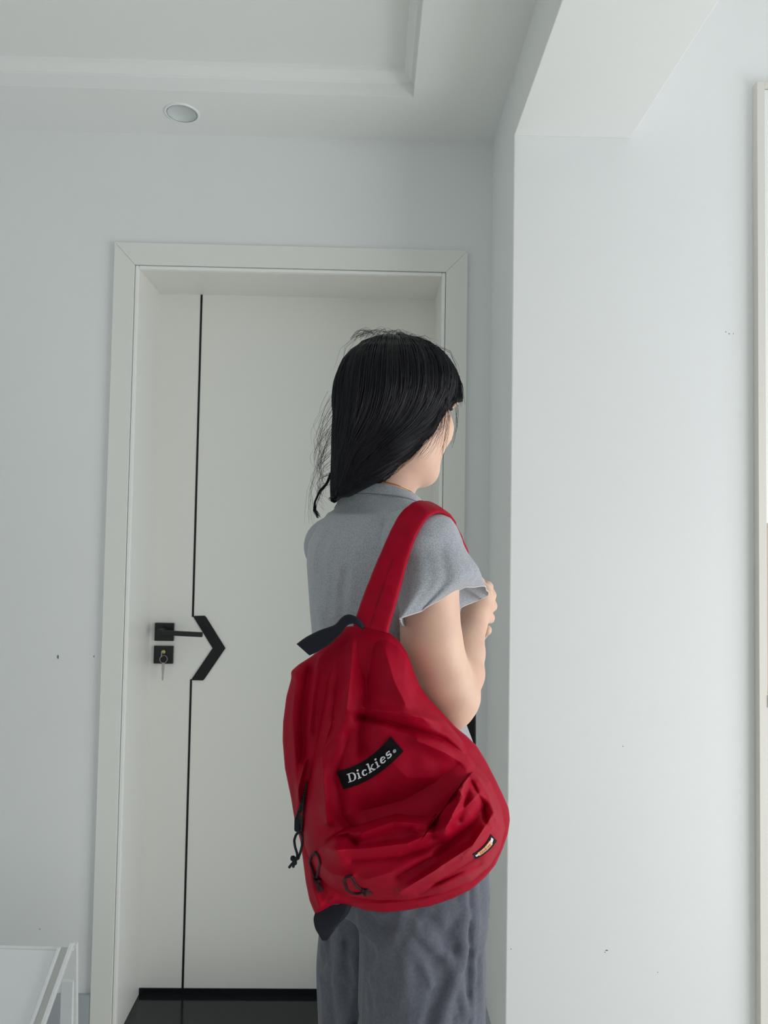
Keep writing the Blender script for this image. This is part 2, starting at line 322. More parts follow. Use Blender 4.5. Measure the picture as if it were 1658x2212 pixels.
# ================================================================== signed distance toolkit (smooth organic shapes)
A3 = lambda *v: np.array(v, float)
def unit(v): return v/np.linalg.norm(v)
class Shape:
    """a list of primitives, each (function, low corner, high corner, blend, mode)"""
    def __init__(s): s.prims = []
    def cone(s, a, b, ra, rb=None, k=0.012, mode='u'):
        a, b = np.asarray(a, float), np.asarray(b, float); rb = ra if rb is None else rb
        ab = b-a; L = float(ab@ab)+1e-12
        def f(X):
            q = X-a; t = np.clip((q@ab)/L, 0, 1)
            return np.linalg.norm(q-t[..., None]*ab, axis=-1)-(ra+(rb-ra)*t)
        r = max(ra, rb); s.prims.append((f, np.minimum(a, b)-r, np.maximum(a, b)+r, k, mode)); return s
    def chain(s, pts, rs, k=0.012):
        pts = [np.asarray(p, float) for p in pts]; parts = []
        for i in range(len(pts)-1):
            parts.append((pts[i], pts[i+1]-pts[i], rs[i], rs[i+1]))
        def f(X):
            D = None
            for a, ab, ra, rb in parts:
                q = X-a; t = np.clip((q@ab)/(ab@ab+1e-12), 0, 1); d = np.linalg.norm(q-t[..., None]*ab, axis=-1)-(ra+(rb-ra)*t)
                if D is None: D = d
                else: h = np.clip(0.5+0.5*(D-d)/.006, 0, 1); D = D*(1-h)+d*h-.006*h*(1-h)
            return D
        r = max(rs); s.prims.append((f, np.min(pts, 0)-r, np.max(pts, 0)+r, k, 'u')); return s
    def ell(s, c, rad, M=None, k=0.012, mode='u'):
        c = np.asarray(c, float); M = np.eye(3) if M is None else np.asarray(M, float); rad = np.asarray(rad, float)
        def f(X):
            q = (X-c)@M.T; k0 = np.linalg.norm(q/rad, axis=-1); k1 = np.linalg.norm(q/rad**2, axis=-1)+1e-9
            return k0*(k0-1)/k1
        r = rad.max(); s.prims.append((f, c-r, c+r, k, mode)); return s
    def loft(s, zs, cx, cy, a, b, u, v, k=0.012, e=2.0, mode='u'):
        o = np.argsort(zs); zs, cx, cy, a, b = [np.asarray(q, float)[o] for q in (zs, cx, cy, a, b)]
        def f(X):
            z = X[..., 2]; X0 = X[..., 0]-np.interp(z, zs, cx); Y0 = X[..., 1]-np.interp(z, zs, cy)
            aa, bb = np.interp(z, zs, a), np.interp(z, zs, b)
            p = np.abs(X0*u[0]+Y0*u[1])/aa; q = np.abs(X0*v[0]+Y0*v[1])/bb
            rr = (p**e+q**e+1e-12)**(1/e)
            g = np.hypot(X0, Y0)/(rr+1e-6)          # radius of the outline in this direction
            d = np.where(rr > 1e-3, g*(rr-1), -np.minimum(aa, bb))
            return np.maximum(d, np.maximum(zs[0]-z, z-zs[-1]))
        R_ = max(a.max(), b.max())
        s.prims.append((f, A3(cx.min()-R_, cy.min()-R_, zs[0]), A3(cx.max()+R_, cy.max()+R_, zs[-1]), k, mode)); return s
    def disp(s, f, lo, hi): s.prims.append((f, np.asarray(lo, float), np.asarray(hi, float), 0, 'd')); return s
    @staticmethod
    def _mix(D, d, k, mode):
        if mode == 'd': return D-d
        if mode == 'i': return np.maximum(D, d)
        if mode == 's':
            d = -d; h = np.clip(0.5-0.5*(D-d)/k, 0, 1); return D*(1-h)+d*h+k*h*(1-h)
        h = np.clip(0.5+0.5*(D-d)/k, 0, 1); return D*(1-h)+d*h-k*h*(1-h)
    def ev(s, X):
        D = np.full(X.shape[:-1], 1.0)
        for f, lo, hi, k, m in s.prims: D = s._mix(D, f(X), max(k, 1e-6), m)
        return D
    def grad(s, X, e=0.0015):
        g = np.stack([s.ev(X+np.eye(3)[i]*e)-s.ev(X-np.eye(3)[i]*e) for i in range(3)], -1)
        return g/(np.linalg.norm(g, axis=-1, keepdims=True)+1e-9)
    def mesh(s, h, lo=None, hi=None, pad=0.012):
        add = [p for p in s.prims if p[4] == 'u']
        lo = np.min([p[1] for p in add], 0)-pad if lo is None else np.asarray(lo, float)
        hi = np.max([p[2] for p in add], 0)+pad if hi is None else np.asarray(hi, float)
        n = np.ceil((hi-lo)/h).astype(int)+1
        ax = [lo[i]+h*np.arange(n[i]) for i in range(3)]
        D = np.full(n, 1.0, np.float32)
        for f, a, b, k, m in s.prims:
            mg = 0.03+k
            sl = [slice(max(0, int((a[i]-mg-lo[i])/h)), min(n[i], int((b[i]+mg-lo[i])/h)+2)) for i in range(3)]
            if any(q.stop <= q.start for q in sl): continue
            X = np.stack(np.meshgrid(ax[0][sl[0]], ax[1][sl[1]], ax[2][sl[2]], indexing='ij'), -1)
            D[sl[0], sl[1], sl[2]] = s._mix(D[sl[0], sl[1], sl[2]], f(X), max(k, 1e-6), m)
        return surface_nets(D, lo, h)
def surface_nets(D, lo, h):
    n = D.shape; S = D < 0
    c = [(i, j, k) for i in (0, 1) for j in (0, 1) for k in (0, 1)]
    cnt = sum(S[i:n[0]-1+i, j:n[1]-1+j, k:n[2]-1+k].astype(np.int8) for i, j, k in c)
    act = (cnt > 0) & (cnt < 8); idx = np.argwhere(act); vid = -np.ones(act.shape, np.int64); vid[act] = np.arange(len(idx))
    val = np.stack([D[idx[:, 0]+i, idx[:, 1]+j, idx[:, 2]+k] for i, j, k in c], 1); ca = np.array(c, float)
    acc = np.zeros((len(idx), 3)); num = np.zeros(len(idx))
    for a in range(8):
        for b in range(a+1, 8):
            if abs(ca[a]-ca[b]).sum() != 1: continue
            m = (val[:, a] < 0) != (val[:, b] < 0); t = val[m, a]/(val[m, a]-val[m, b])
            acc[m] += ca[a]+t[:, None]*(ca[b]-ca[a]); num[m] += 1
    V = lo+(idx+acc/num[:, None])*h; F = []
    for axis in range(3):
        o = [x for x in range(3) if x != axis]
        A = np.moveaxis(S, axis, 0); a0, a1 = A[:-1], A[1:]
        e = np.argwhere(a0 != a1); e = e[(e[:, 1] > 0) & (e[:, 2] > 0) & (e[:, 1] < n[o[0]]-1) & (e[:, 2] < n[o[1]]-1)]
        Vd = np.moveaxis(vid, axis, 0)
        q = np.stack([Vd[e[:, 0], e[:, 1]-1, e[:, 2]-1], Vd[e[:, 0], e[:, 1], e[:, 2]-1], Vd[e[:, 0], e[:, 1], e[:, 2]], Vd[e[:, 0], e[:, 1]-1, e[:, 2]]], 1)
        fl = a0[e[:, 0], e[:, 1], e[:, 2]]
        if axis == 1: fl = ~fl
        q[~fl] = q[~fl][:, ::-1]; F.append(q)
    return V, np.concatenate(F)
def np_obj(name, V, F, m, parent=None, smooth=True):
    me = bpy.data.meshes.new(name); V = np.asarray(V, np.float32); F = np.asarray(F, np.int32); k = F.shape[1]
    me.vertices.add(len(V)); me.vertices.foreach_set('co', V.ravel())
    me.loops.add(F.size); me.loops.foreach_set('vertex_index', F.ravel())
    me.polygons.add(len(F)); me.polygons.foreach_set('loop_start', np.arange(0, F.size, k, dtype=np.int32)); me.polygons.foreach_set('loop_total', np.full(len(F), k, np.int32))
    if smooth: me.polygons.foreach_set('use_smooth', np.ones(len(F), bool))
    me.update(calc_edges=True); me.validate()
    if m: me.materials.append(m)
    o = bpy.data.objects.new(name, me); COL.objects.link(o)
    if parent is not None:
        o.parent = parent
        if parent.type == 'EMPTY': o.matrix_parent_inverse = Matrix.Translation(-Vector(parent.location))
    return o
def keep_faces(V, F, mask):
    F = F[mask]; u, inv = np.unique(F.ravel(), return_inverse=True); return V[u], inv.reshape(F.shape)
def solid(o, t, off=-1.0):
    m = o.modifiers.new('thickness', 'SOLIDIFY'); m.thickness = t; m.offset = off; return o
def strands(name, paths, radius, m, parent, taper=0.35, sides=3):
    """paths (n, m, 3) -> one mesh of thin tapering tubes"""
    Pp = np.asarray(paths, float); n, k, _ = Pp.shape
    T_ = np.gradient(Pp, axis=1); T_ /= np.linalg.norm(T_, axis=2, keepdims=True)+1e-12
    up = A3(0.3, -0.9, 0.31); X = np.cross(T_, up); X /= np.linalg.norm(X, axis=2, keepdims=True)+1e-9; Y = np.cross(T_, X)
    tt = np.linspace(0, 1, k); r = (1-(1-taper)*tt**2)
    rad = np.asarray(radius, float).reshape(-1, 1)*r[None, :] if np.ndim(radius) else radius*r[None, :].repeat(n, 0)
    V = np.stack([Pp+(X*math.cos(2*math.pi*j/sides)+Y*math.sin(2*math.pi*j/sides))*rad[..., None] for j in range(sides)], 2).reshape(-1, 3)
    i = (np.arange(n)[:, None]*k+np.arange(k-1)[None, :]).reshape(-1, 1)*sides
    F = np.concatenate([np.concatenate([i+j, i+(j+1) % sides, i+sides+(j+1) % sides, i+sides+j], 1) for j in range(sides)])
    return np_obj(name, V, F, m, parent)
def noise3(seed, scale, octv=3):
    g = np.random.default_rng(seed); W = []
    for o_ in range(octv):
        for _ in range(5):
            W.append((unit(g.normal(size=3))*scale*(1.9**o_), g.uniform(0, 6.28), 0.55**o_))
    tot = math.sqrt(sum(w_[2]**2 for w_ in W)/2)
    def f(X): return sum(a*np.sin(X@k_+p) for k_, p, a in W)/tot
    return f
def seg_dist(X, pts):
    best = np.full(X.shape[:-1], 9.0)
    for a, b in zip(pts[:-1], pts[1:]):
        ab = b-a; q = X-a; t = np.clip((q@ab)/(ab@ab), 0, 1); best = np.minimum(best, np.linalg.norm(q-t[..., None]*ab, axis=-1))
    return best
def surf(shape, px, py, d0=.86, d1=1.32):
    ds = np.linspace(d0, d1, 160); v = shape.ev(np.array([P(px, py, d) for d in ds])); i = np.argmax(v < 0)
    return P(px, py, ds[i] if (v < 0).any() else 1.1)
def fold(shape, pts, amp, width):
    pts = [np.asarray(p, float) for p in pts]; r = width*2.6
    shape.disp(lambda X: amp*np.exp(-(seg_dist(X, pts)/width)**2), np.min(pts, 0)-r, np.max(pts, 0)+r)
# ================================================================== materials
M_skin = mat('skin', srgb(226, 190, 166), 0.48, 0.4, sss=0.12, col2=srgb(218, 176, 156), vscale=14, bump=0.05, bscale=600)
M_tee = mat('heather_jersey', srgb(172, 176, 182), 0.92, 0.15, sheen=0.2, col2=srgb(146, 152, 159), vscale=620, bump=0.35, bscale=900, bdist=0.0006, vdetail=4)
M_pants = mat('washed_grey_cotton', srgb(98, 101, 111), 0.85, 0.2, col2=srgb(90, 94, 104), vscale=260, bump=0.3, bscale=500, bdist=0.0008, sheen=0.1)
M_hair = mat('black_hair', srgb(13, 13, 20), 0.42, 0.32)
M_necklace = mat('gold', srgb(200, 160, 90), 0.3, 0.5, metal=1.0)
M_case_blk = mat('matt_black', srgb(8, 9, 14), 0.6, 0.3)
# ================================================================== the person: frame and joints
BR = unit(A3(0.45, -0.893, 0)); BF = unit(A3(0.893, 0.45, 0)); UP = A3(0, 0, 1)
SR, SL = P(910, 1182, 1.002), P(722, 1182, 1.262)          # shoulder joints
def lv(rows, extra=0.0):
    pts = [P(px, py, d) for px, py, d, a, b in rows]
    return dict(zs=[p[2] for p in pts], cx=[p[0] for p in pts], cy=[p[1] for p in pts], a=[r[3]+extra for r in rows], b=[r[4]+extra for r in rows])
TORSO = [(812, 1088, 1.128, .058, .056), (812, 1112, 1.128, .092, .068), (812, 1140, 1.128, .118, .083), (811, 1175, 1.13, .137, .096), (811, 1220, 1.13, .141, .099), (815, 1320, 1.13, .130, .099),
         (826, 1430, 1.13, .122, .100), (838, 1530, 1.13, .128, .106), (848, 1600, 1.13, .146, .113), (860, 1700, 1.13, .158, .116), (862, 1790, 1.13, .160, .118)]
HC = P(858, 877, 1.128)
hyaw = math.radians(29); hp = math.radians(-8)
Hf = A3(math.cos(hyaw)*math.cos(hp), math.sin(hyaw)*math.cos(hp), math.sin(hp)); Hr = unit(A3(Hf[1], -Hf[0], 0)); Hu = np.cross(Hr, Hf)
HM = np.stack([Hf, Hr, Hu])
H = lambda f, r, u: HC+Hf*f+Hr*r+Hu*u
body = Shape()
t = lv(TORSO, -0.015); body.loft(u=BR, v=BF, k=0.02, **t)
# neck and trapezius
NB = P(822, 1095, 1.135); NT = P(852, 985, 1.128)
body.cone(NB, NT, 0.044, 0.044, 0.010)
for s_, J in ((1, SR), (-1, SL)):
    body.cone(NB+BR*0.012*s_+UP*-.006, J+UP*0.002, 0.033, 0.031, 0.012)
# head
body.ell(H(-.008, 0, .016), (.086, .070, .078), HM, 0.01)
body.ell(H(.030, 0, -.038), (.056, .056, .068), HM, 0.03)
for s_ in (1, -1):
    body.cone(H(.006, .046*s_, -.052), H(.060, .014*s_, -.090), .018, .015, 0.022)
    body.ell(H(.052, .034*s_, -.028), (.026, .022, .022), HM, 0.02)
    body.ell(H(-.008, .069*s_, -.014), (.016, .006, .028), HM, 0.006)
    body.ell(H(.079, .032*s_, .004), (.010, .016, .009), HM, 0.010, 's')
body.cone(H(.064, 0, -.090), H(.066, 0, -.092), .014, .014, 0.018)
body.cone(H(.078, 0, .004), H(.097, 0, -.026), .006, .0085, 0.010)
for s_ in (1, -1): body.ell(H(.088, .010*s_, -.030), (.009, .006, .006), HM, 0.006)
body.ell(H(.079, 0, -.053), (.010, .019, .0055), HM, 0.006)
body.ell(H(.077, 0, -.063), (.010, .017, .0060), HM, 0.006)
body.ell(H(.078, 0, .018), (.010, .045, .007), HM, 0.012)
# right arm (near): shoulder, upper arm, elbow, forearm folded up, wrist
EL = P(978, 1508, 1.005); WR = P(1018, 1350, 1.130)
body.chain([SR, P(922, 1260, 1.004), P(931, 1380, 1.000), P(958, 1470, 1.004), EL], [.042, .042, .0405, .038, .0345], 0.012)
body.cone(EL, P(974, 1540, 1.000), .031, .023, 0.015)
body.chain([EL, P(994, 1455, 1.040), P(1003, 1410, 1.080), WR], [.032, .033, .029, .0205], 0.008)
# right hand closed round the strap in front of the chest
HK = 0.006
palm = P(1031, 1314, 1.150)
body.cone(WR, palm, .020, .021, 0.014); body.cone(palm, P(1036, 1296, 1.155), .021, .017, 0.012)
fing = [((1043, 1277), (1052, 1268), (1040, 1262), .0092, 1.158), ((1047, 1294), (1058, 1286), (1045, 1280), .0096, 1.160),
        ((1049, 1313), (1060, 1309), (1046, 1302), .0094, 1.158), ((1046, 1333), (1056, 1335), (1043, 1327), .0086, 1.152)]
for (mx, my), (ppx, ppy), (tx, ty), r_, d_ in fing:
    m0, p1 = P(mx, my, d_-0.004), P(ppx, ppy, d_+0.022)
    p2, p3 = P(tx, ty, d_+0.040), P(tx-22, ty+2, d_+0.034)
    body.cone(palm*0.55+m0*0.45, m0, r_+.003, r_+.002, HK); body.cone(m0, p1, r_+.001, r_, 0.0035); body.cone(p1, p2, r_, r_*.92, 0.003); body.cone(p2, p3, r_*.92, r_*.8, 0.003)
body.cone(palm, P(1046, 1283, 1.150), .014, .0115, HK); body.cone(P(1044, 1283, 1.150), P(1032, 1258, 1.158), .0108, .0098, 0.003); body.cone(P(1032, 1258, 1.158), P(1020, 1240, 1.162), .0098, .0085, 0.003)
# small fingertip of the other hand that shows just under the fist
LH = P(1040, 1362, 1.200)
# left arm (far side): upper arm down, forearm across the waist, hand on the black case
LE = SL+BF*.14+BR*0.01+UP*-0.225; LW = P(985, 1470, 1.330)
body.chain([SL, SL*.5+LE*.5, LE], [.045, .040, .034], 0.03)
body.chain([LE, LE*.55+LW*.45, LW], [.034, .032, .021], 0.014)
LP_ = P(1000, 1440, 1.318)
body.cone(LW, LP_, .021, .019, 0.012)
for i in range(4):
    a = P(1000+9*i-6, 1418-10*i+14, 1.315); b = P(1012+9*i-6, 1398-10*i+12, 1.29); c_ = P(1024+6*i, 1384-8*i+8, 1.262)
    body.cone(LP_, a, .013, .0095, HK)
    body.cone(a, b, .009, .0085, .003); body.cone(b, c_, .0085, .0075, .003)
body.cone(LP_, P(1030, 1385, 1.235), .012, .0095, HK); body.cone(P(1030, 1385, 1.235), P(1047, 1362, 1.205), .0095, .0088, .003); body.cone(P(1047, 1362, 1.205), P(1050, 1361, 1.198), .0092, .0090, .003)
# hips, legs, feet
HIP = P(862, 1790, 1.13)
RK, LK = P(905, 2150, 1.060), P(790, 2150, 1.200)
RA = A3(RK[0]+0.0, RK[1]+0.02, FZ+0.085); LA = A3(LK[0]-0.01, LK[1]+0.0, FZ+0.085)
for J0, K_, A_ in ((HIP+BR*.078, RK, RA), (HIP-BR*.078, LK, LA)):
    body.chain([J0, K_*.5+J0*.5, K_, K_*.45+A_*.55, A_], [.062, .060, .048, .045, .033], 0.01)
    body.cone(A_+A3(0, 0, -.045), A_+BF*-.03+A3(0, 0, -.055), .030, .027, 0.02)
    body.cone(A_+BF*.02+A3(0, 0, -.04), A_+BF*.13+A3(0, 0, -.065), .033, .019, 0.02)
    for i in range(5):
        s_ = 1 if J0 is not None else 1
        o_ = BR*(-.028+.014*i)
        body.cone(A_+BF*.12+o_*.8+A3(0, 0, -.070), A_+BF*(.165-.006*abs(i-1))+o_+A3(0, 0, -.074), .010, .0085, .004)
body.cone(HIP+BR*.05, HIP-BR*.05, .085, .085, 0.01)
pV, pF = body.mesh(0.0030)
person = empty('person', (HIP[0], HIP[1], FZ), 'person with long black hair in grey T-shirt and trousers, carrying the red backpack', 'person')
pV[:, 2] = np.maximum(pV[:, 2], FZ+0.001)
# eyes
M_eye = mat('eye_white', srgb(225, 222, 218), 0.2, 0.5); M_iris = mat('iris_dark', srgb(30, 20, 16), 0.2, 0.5); M_lash = mat('lash', srgb(30, 22, 22), 0.6)
for s_ in (1, -1):
    e_ = H(.061, .031*s_, .002)
    b_ = MB().lathe(e_, Hf, [(0.0001, .0118), (.004, .0111), (.008, .0087), (.0108, .0048), (.0118, 0), (.0108, -.0048), (.0001, -.0118)], 20).out('eye', M_eye, person, True)
    MB().lathe(e_, Hf, [(0.0001, .0123), (.003, .0119), (.0055, .0108)], 16).out('iris', M_iris, b_, True)
    L_ = [H(.0625+.0135*math.cos(a), .031*s_+.0145*math.sin(a), .0075) for a in np.linspace(-1.0, 1.2, 9)*1.0]
    MB().tube(L_, .0011, 5).out('eyelash', M_lash, person, True)
    L_ = [H(.080-.012*a*s_-.006*a*a, .031*s_+.017*a, .0215+.002*(1-a*a)) for a in np.linspace(-1, 1, 8)]
    MB().tube(L_, [.0008]+[.0019]*6+[.0008], 5).out('eyebrow', M_hair, person, True)
# ================================================================== T-shirt
tee = Shape()
tee.loft(u=BR, v=BF, k=0.02, **lv([r for r in TORSO if r[1] < 1650 and r[1] > 1090], 0.0))
tee.cone(NB+UP*-.035, NB*.6+NT*.4, .060, .057, .02)
tee.cone(NB+BR*0.012+UP*-.006, SR+UP*0.008, 0.042, 0.036, 0.022)
tee.cone(NB-BR*0.012+UP*-.004, SL+UP*0.006, 0.046, 0.045, 0.025)
tee.cone(SR+UP*.004, SR+UP*-.05, .040, .042, .02)
tee.chain([SL, SL*.45+LE*.55+UP*.0], [.047, .054], 0.01)
tn = noise3(3, 38, 2)
tee.disp(lambda X: 0.0016*tn(X*A3(1, 1, .35)), A3(-.4, -1.4, .9), A3(.4, -.5, 1.5))
_tf = []
for pts, am, wd in [
    ([(720, 1180, 1.05), (700, 1290, 1.06), (700, 1380, 1.06)], .0035, .012), ([(760, 1150, 1.03), (735, 1230, 1.03), (730, 1330, 1.03)], .0030, .010),
    ([(700, 1150, 1.09), (680, 1220, 1.10)], .0025, .009), ([(800, 1120, 1.02), (770, 1200, 1.02), (760, 1290, 1.02)], .0028, .010), ([(690, 1320, 1.08), (720, 1360, 1.05), (745, 1400, 1.04)], .003, .010),
    ([(780, 1085, 1.05), (820, 1110, 1.02), (850, 1160, 1.0)], -.0025, .010), ([(745, 1240, 1.04), (735, 1300, 1.04), (738, 1360, 1.04)], -.003, .009), ([(705, 1240, 1.06), (700, 1300, 1.06)], -.0028, .008)]:
    _tf.append(([surf(tee, p[0], p[1]) for p in pts], am*1.4, wd))
for f_ in _tf: fold(tee, *f_)
tV, tF = tee.mesh(0.0035)
cc = tV[tF].mean(1)
# neck opening, bottom hem and left sleeve end are cut away
c1, c2, c3 = P(716, 1070, 1.175), P(832, 1047, 1.065), P(905, 1088, 1.125)
npl = unit(np.cross(c2-c1, c3-c1)); npl = npl if npl[2] > 0 else -npl
NC = NB*0.78+NT*0.22; NC = NC-npl*((NC-c1)@npl)
far = np.linalg.norm((cc-NC)-((cc-NC)@npl)[:, None]*npl, axis=1)
mask = ~(((cc-c1)@npl > 0) & (far < 0.105))
mask &= cc[:, 2] > P(848, 1640, 1.13)[2]
le_dir = unit(LE-SL); sl_end = SL*.45+LE*.55
mask &= ~(((cc-sl_end)@le_dir > 0.035) & (np.linalg.norm(cc-sl_end, axis=1) < .09))
V_, F_ = keep_faces(tV, tF, mask)
tshirt = solid(np_obj('t_shirt', V_, F_, M_tee, person), 0.0015)
under = ((pV-c1)@npl < -.003) & (pV[:, 2] > SR[2]-.03) & (np.linalg.norm(pV-NC, axis=1) < .22)
q_ = pV[under]
for _ in range(2):
    d_ = tee.ev(q_); q_ = q_-tee.grad(q_)*np.clip(d_+.0075, 0, .02)[:, None]
pV[under] = q_
np_obj('body', pV, pF, M_skin, person)
# ribbed collar following the neck opening
uu = unit(np.cross(npl, A3(1, 0, 0))); vv = np.cross(npl, uu)
def collar_ring(off, out):
    th = np.linspace(0, 2*math.pi, 97)[:-1]; rs = np.linspace(.02, .13, 260)
    ring = []
    for a in th:
        d_ = uu*math.cos(a)+vv*math.sin(a); X = NC+npl*off+d_*rs[:, None]; val = tee.ev(X); i = np.argmax(val > 0) if (val > 0).any() else 120
        ring.append(rs[i] if i > 0 else .055)
    ring = np.array(ring)
    for _ in range(3): ring = (np.roll(ring, 1)+ring*2+np.roll(ring, -1))/4
    return np.array([NC+npl*off+(uu*math.cos(a)+vv*math.sin(a))*(r+out) for a, r in zip(th, ring)])
rings = [collar_ring(.0015, -.0022), collar_ring(.0030, -.0005), collar_ring(.0030, .0010), collar_ring(.0010, .0022), collar_ring(-.006, .0020), collar_ring(-.0135, .0020), collar_ring(-.0150, .0000)]
Vc = np.concatenate(rings); n_ = 96
Fc = np.array([(i*n_+k_, i*n_+(k_+1) % n_, (i+1)*n_+(k_+1) % n_, (i+1)*n_+k_) for i in range(len(rings)-1) for k_ in range(n_)])
np_obj('collar', Vc, Fc, M_tee, tshirt)
for rg_ in (5,): MB().tube(list(rings[rg_]), .0007, 5, closed=True).out('collar_seam', mat('seam_thread', srgb(120, 126, 133), .9), tshirt, True)
# right sleeve: flared tube with a real opening
rows = [(P(892, 1126, 1.035), .026, .026, None), (P(904, 1136, 1.018), .036, .040, None), (P(916, 1172, 1.006), .043, .0480, None), (P(928, 1210, 1.002), .053, .0535, None), (P(942, 1252, 1.004), .066, .0560, None)]
hc = (P(865, 1351, .962)+P(1053, 1274, 1.085))/2; hA = (P(1053, 1274, 1.085)-P(865, 1351, .962))/2; hB = (P(955, 1318, .955)-P(980, 1352, 1.075))/2*0.95
A0 = unit(A3(hA[0], hA[1], 0)); B0 = unit(A3(A0[1], -A0[0], 0)) if A0[1] > 0 else unit(A3(-A0[1], A0[0], 0))
if B0[1] > 0: B0 = -B0
axis_d = [None]*len(rows)
NS, NT_ = 120, 40
ctr = [r[0] for r in rows]+[hc]; Av = [A0*r[1] for r in rows]+[hA]; Bv = [B0*r[2] for r in rows]+[hB]
tilt = [0, 0, .1, .3, .55, 1]
for i in range(len(rows)): Av[i] = Av[i]*1.0+UP*(hA[2]/np.linalg.norm(hA))*np.linalg.norm(Av[i])*tilt[i]; Bv[i] = Bv[i]+UP*(hB[2]/np.linalg.norm(hB))*np.linalg.norm(Bv[i])*tilt[i]
tt = np.linspace(0, 1, len(ctr)); ts = np.linspace(0, 1, NT_)
def itp(L_):
    L_ = np.array(L_); return np.stack([np.interp(ts, tt, L_[:, i]) for i in range(3)], 1)
def sm(L_):
    q = itp(L_)
    for _ in range(6): q[1:-1] = (q[:-2]+2*q[1:-1]+q[2:])/4
    return q
Cc, Ac, Bc = sm(ctr), sm(Av), sm(Bv)
th = np.linspace(0, 2*math.pi, NS+1)[:-1]
SV = []
for i in range(NT_):
    t_ = ts[i]
    w_ = t_**1.6*(.030*np.sin(5*th+.6)+.030*np.sin(9*th+2.0+t_*1.5)+.012*np.sin(17*th+1))
    w_ += -.05*np.exp(-((th-1.25)/.10)**2)*t_**2+.06*np.exp(-((th-1.0)/.09)**2)*t_**1.5-.05*np.exp(-((th-.7)/.10)**2)*t_**1.2+.05*np.exp(-((th-1.7)/.13)**2)*t_-.045*np.exp(-((th-2.05)/.13)**2)*t_
    r_ = 1+w_
    SV.append(Cc[i]+Ac[i]*(np.cos(th)*r_)[:, None]+Bc[i]*(np.sin(th)*r_)[:, None]+UP*(-.004*t_**4*np.cos(3*th+.5))[:, None])
SV = np.concatenate(SV)
wt = np.clip((.60-np.repeat(ts, NS))/.22, 0, 1)[:, None]
for _ in range(3):
    d_ = tee.ev(SV); nd = .5*(d_+np.sqrt(d_*d_+.007**2))+.0005
    SV = SV+tee.grad(SV)*(np.maximum(nd-d_, 0)*np.clip((d_+.016)/.008, 0, 1))[:, None]*wt
SF = np.array([(i*NS+k_, i*NS+(k_+1) % NS, (i+1)*NS+(k_+1) % NS, (i+1)*NS+k_) for i in range(NT_-1) for k_ in range(NS)])
sleeve = np_obj('sleeve', SV, SF, M_tee, tshirt); solid(sleeve, .0014, 0)
hem = SV[-NS:]; MB().tube(list(hem), .0011, 6, closed=True).out('sleeve_hem', mat('hem_thread', srgb(200, 200, 204), .9), tshirt, True)
# ================================================================== trousers
trs = Shape()
PT = [(858, 1610, 1.13, .142, .110), (860, 1660, 1.13, .150, .114), (862, 1720, 1.13, .158, .118), (863, 1800, 1.13, .161, .121), (863, 1880, 1.12, .158, .120), (866, 1930, 1.115, .140, .112)]
trs.loft(u=BR, v=BF, k=0.02, **lv(PT))
AX, AY = A3(1, 0, 0), A3(0, 1, 0)
def leg(rows, zend):
    pts = [P(px, py, d) for px, py, d, a, b in rows]; aa = [r[3] for r in rows]; bb = [r[4] for r in rows]
    l = pts[-1]; pts.append(A3(l[0], l[1]+.01, zend)); aa.append(aa[-1]*1.02); bb.append(bb[-1]*1.02)
    trs.loft([p[2] for p in pts], [p[0] for p in pts], [p[1] for p in pts], aa, bb, AX, AY, k=0.03)
leg([(905, 1850, 1.065, .080, .085), (912, 1950, 1.06, .086, .088), (915, 2060, 1.055, .0865, .088), (912, 2212, 1.05, .0880, .088)], FZ+.035)
leg([(790, 1850, 1.19, .070, .080), (786, 1990, 1.20, .074, .082), (783, 2100, 1.20, .076, .082), (782, 2212, 1.20, .078, .082)], FZ+.035)
pn = noise3(11, 26, 3); pr_ = noise3(12, 60, 2)
trs.disp(lambda X: 0.0035*pn(X*A3(1, 1, .3))-0.0016*np.abs(pr_(X*A3(1, 1, .4))), A3(-.4, -1.4, -.1), A3(.4, -.5, 1.2))
_pf = []
for pts, am, wd in [
    ([(1000, 1900, .985), (1003, 2000, .975), (1000, 2080, .975)], .005, .009), ([(1000, 2050, .972), (975, 2130, .965), (945, 2212, .962)], .008, .008), ([(960, 2110, .965), (930, 2212, .962)], -.006, .012),
    ([(905, 2015, .962), (935, 2045, .962), (975, 2075, .965)], .005, .006), ([(895, 2050, .962), (925, 2100, .962), (932, 2130, .962)], .0045, .006), ([(900, 1970, .965), (935, 2000, .965), (980, 2050, .968)], -.004, .008),
    ([(880, 2040, .965), (870, 2110, .965), (845, 2190, .97)], .004, .009), ([(1022, 1900, 1.0), (1022, 2060, .99), (1015, 2212, .99)], .004, .006), ([(1010, 1900, 1.0), (1012, 2212, .99)], -.004, .005),
    ([(800, 1990, .98), (820, 2010, .975), (850, 1990, .965)], -.006, .012), ([(778, 1975, 1.0), (790, 2060, .99), (785, 2212, .99)], .003, .006), ([(862, 1975, .965), (850, 2030, .965)], .005, .008), ([(990, 2120, .968), (1005, 2190, .975)], .004, .006),
    ([(700, 2020, 1.15), (712, 2090, 1.14), (698, 2110, 1.15)], .005, .006), ([(700, 2120, 1.15), (705, 2212, 1.15)], .006, .010), ([(735, 2040, 1.13), (745, 2212, 1.12)], .004, .010)]:
    _pf.append(([surf(trs, p[0], p[1]) for p in pts], am*1.7, wd))
g_ = np.random.default_rng(44)
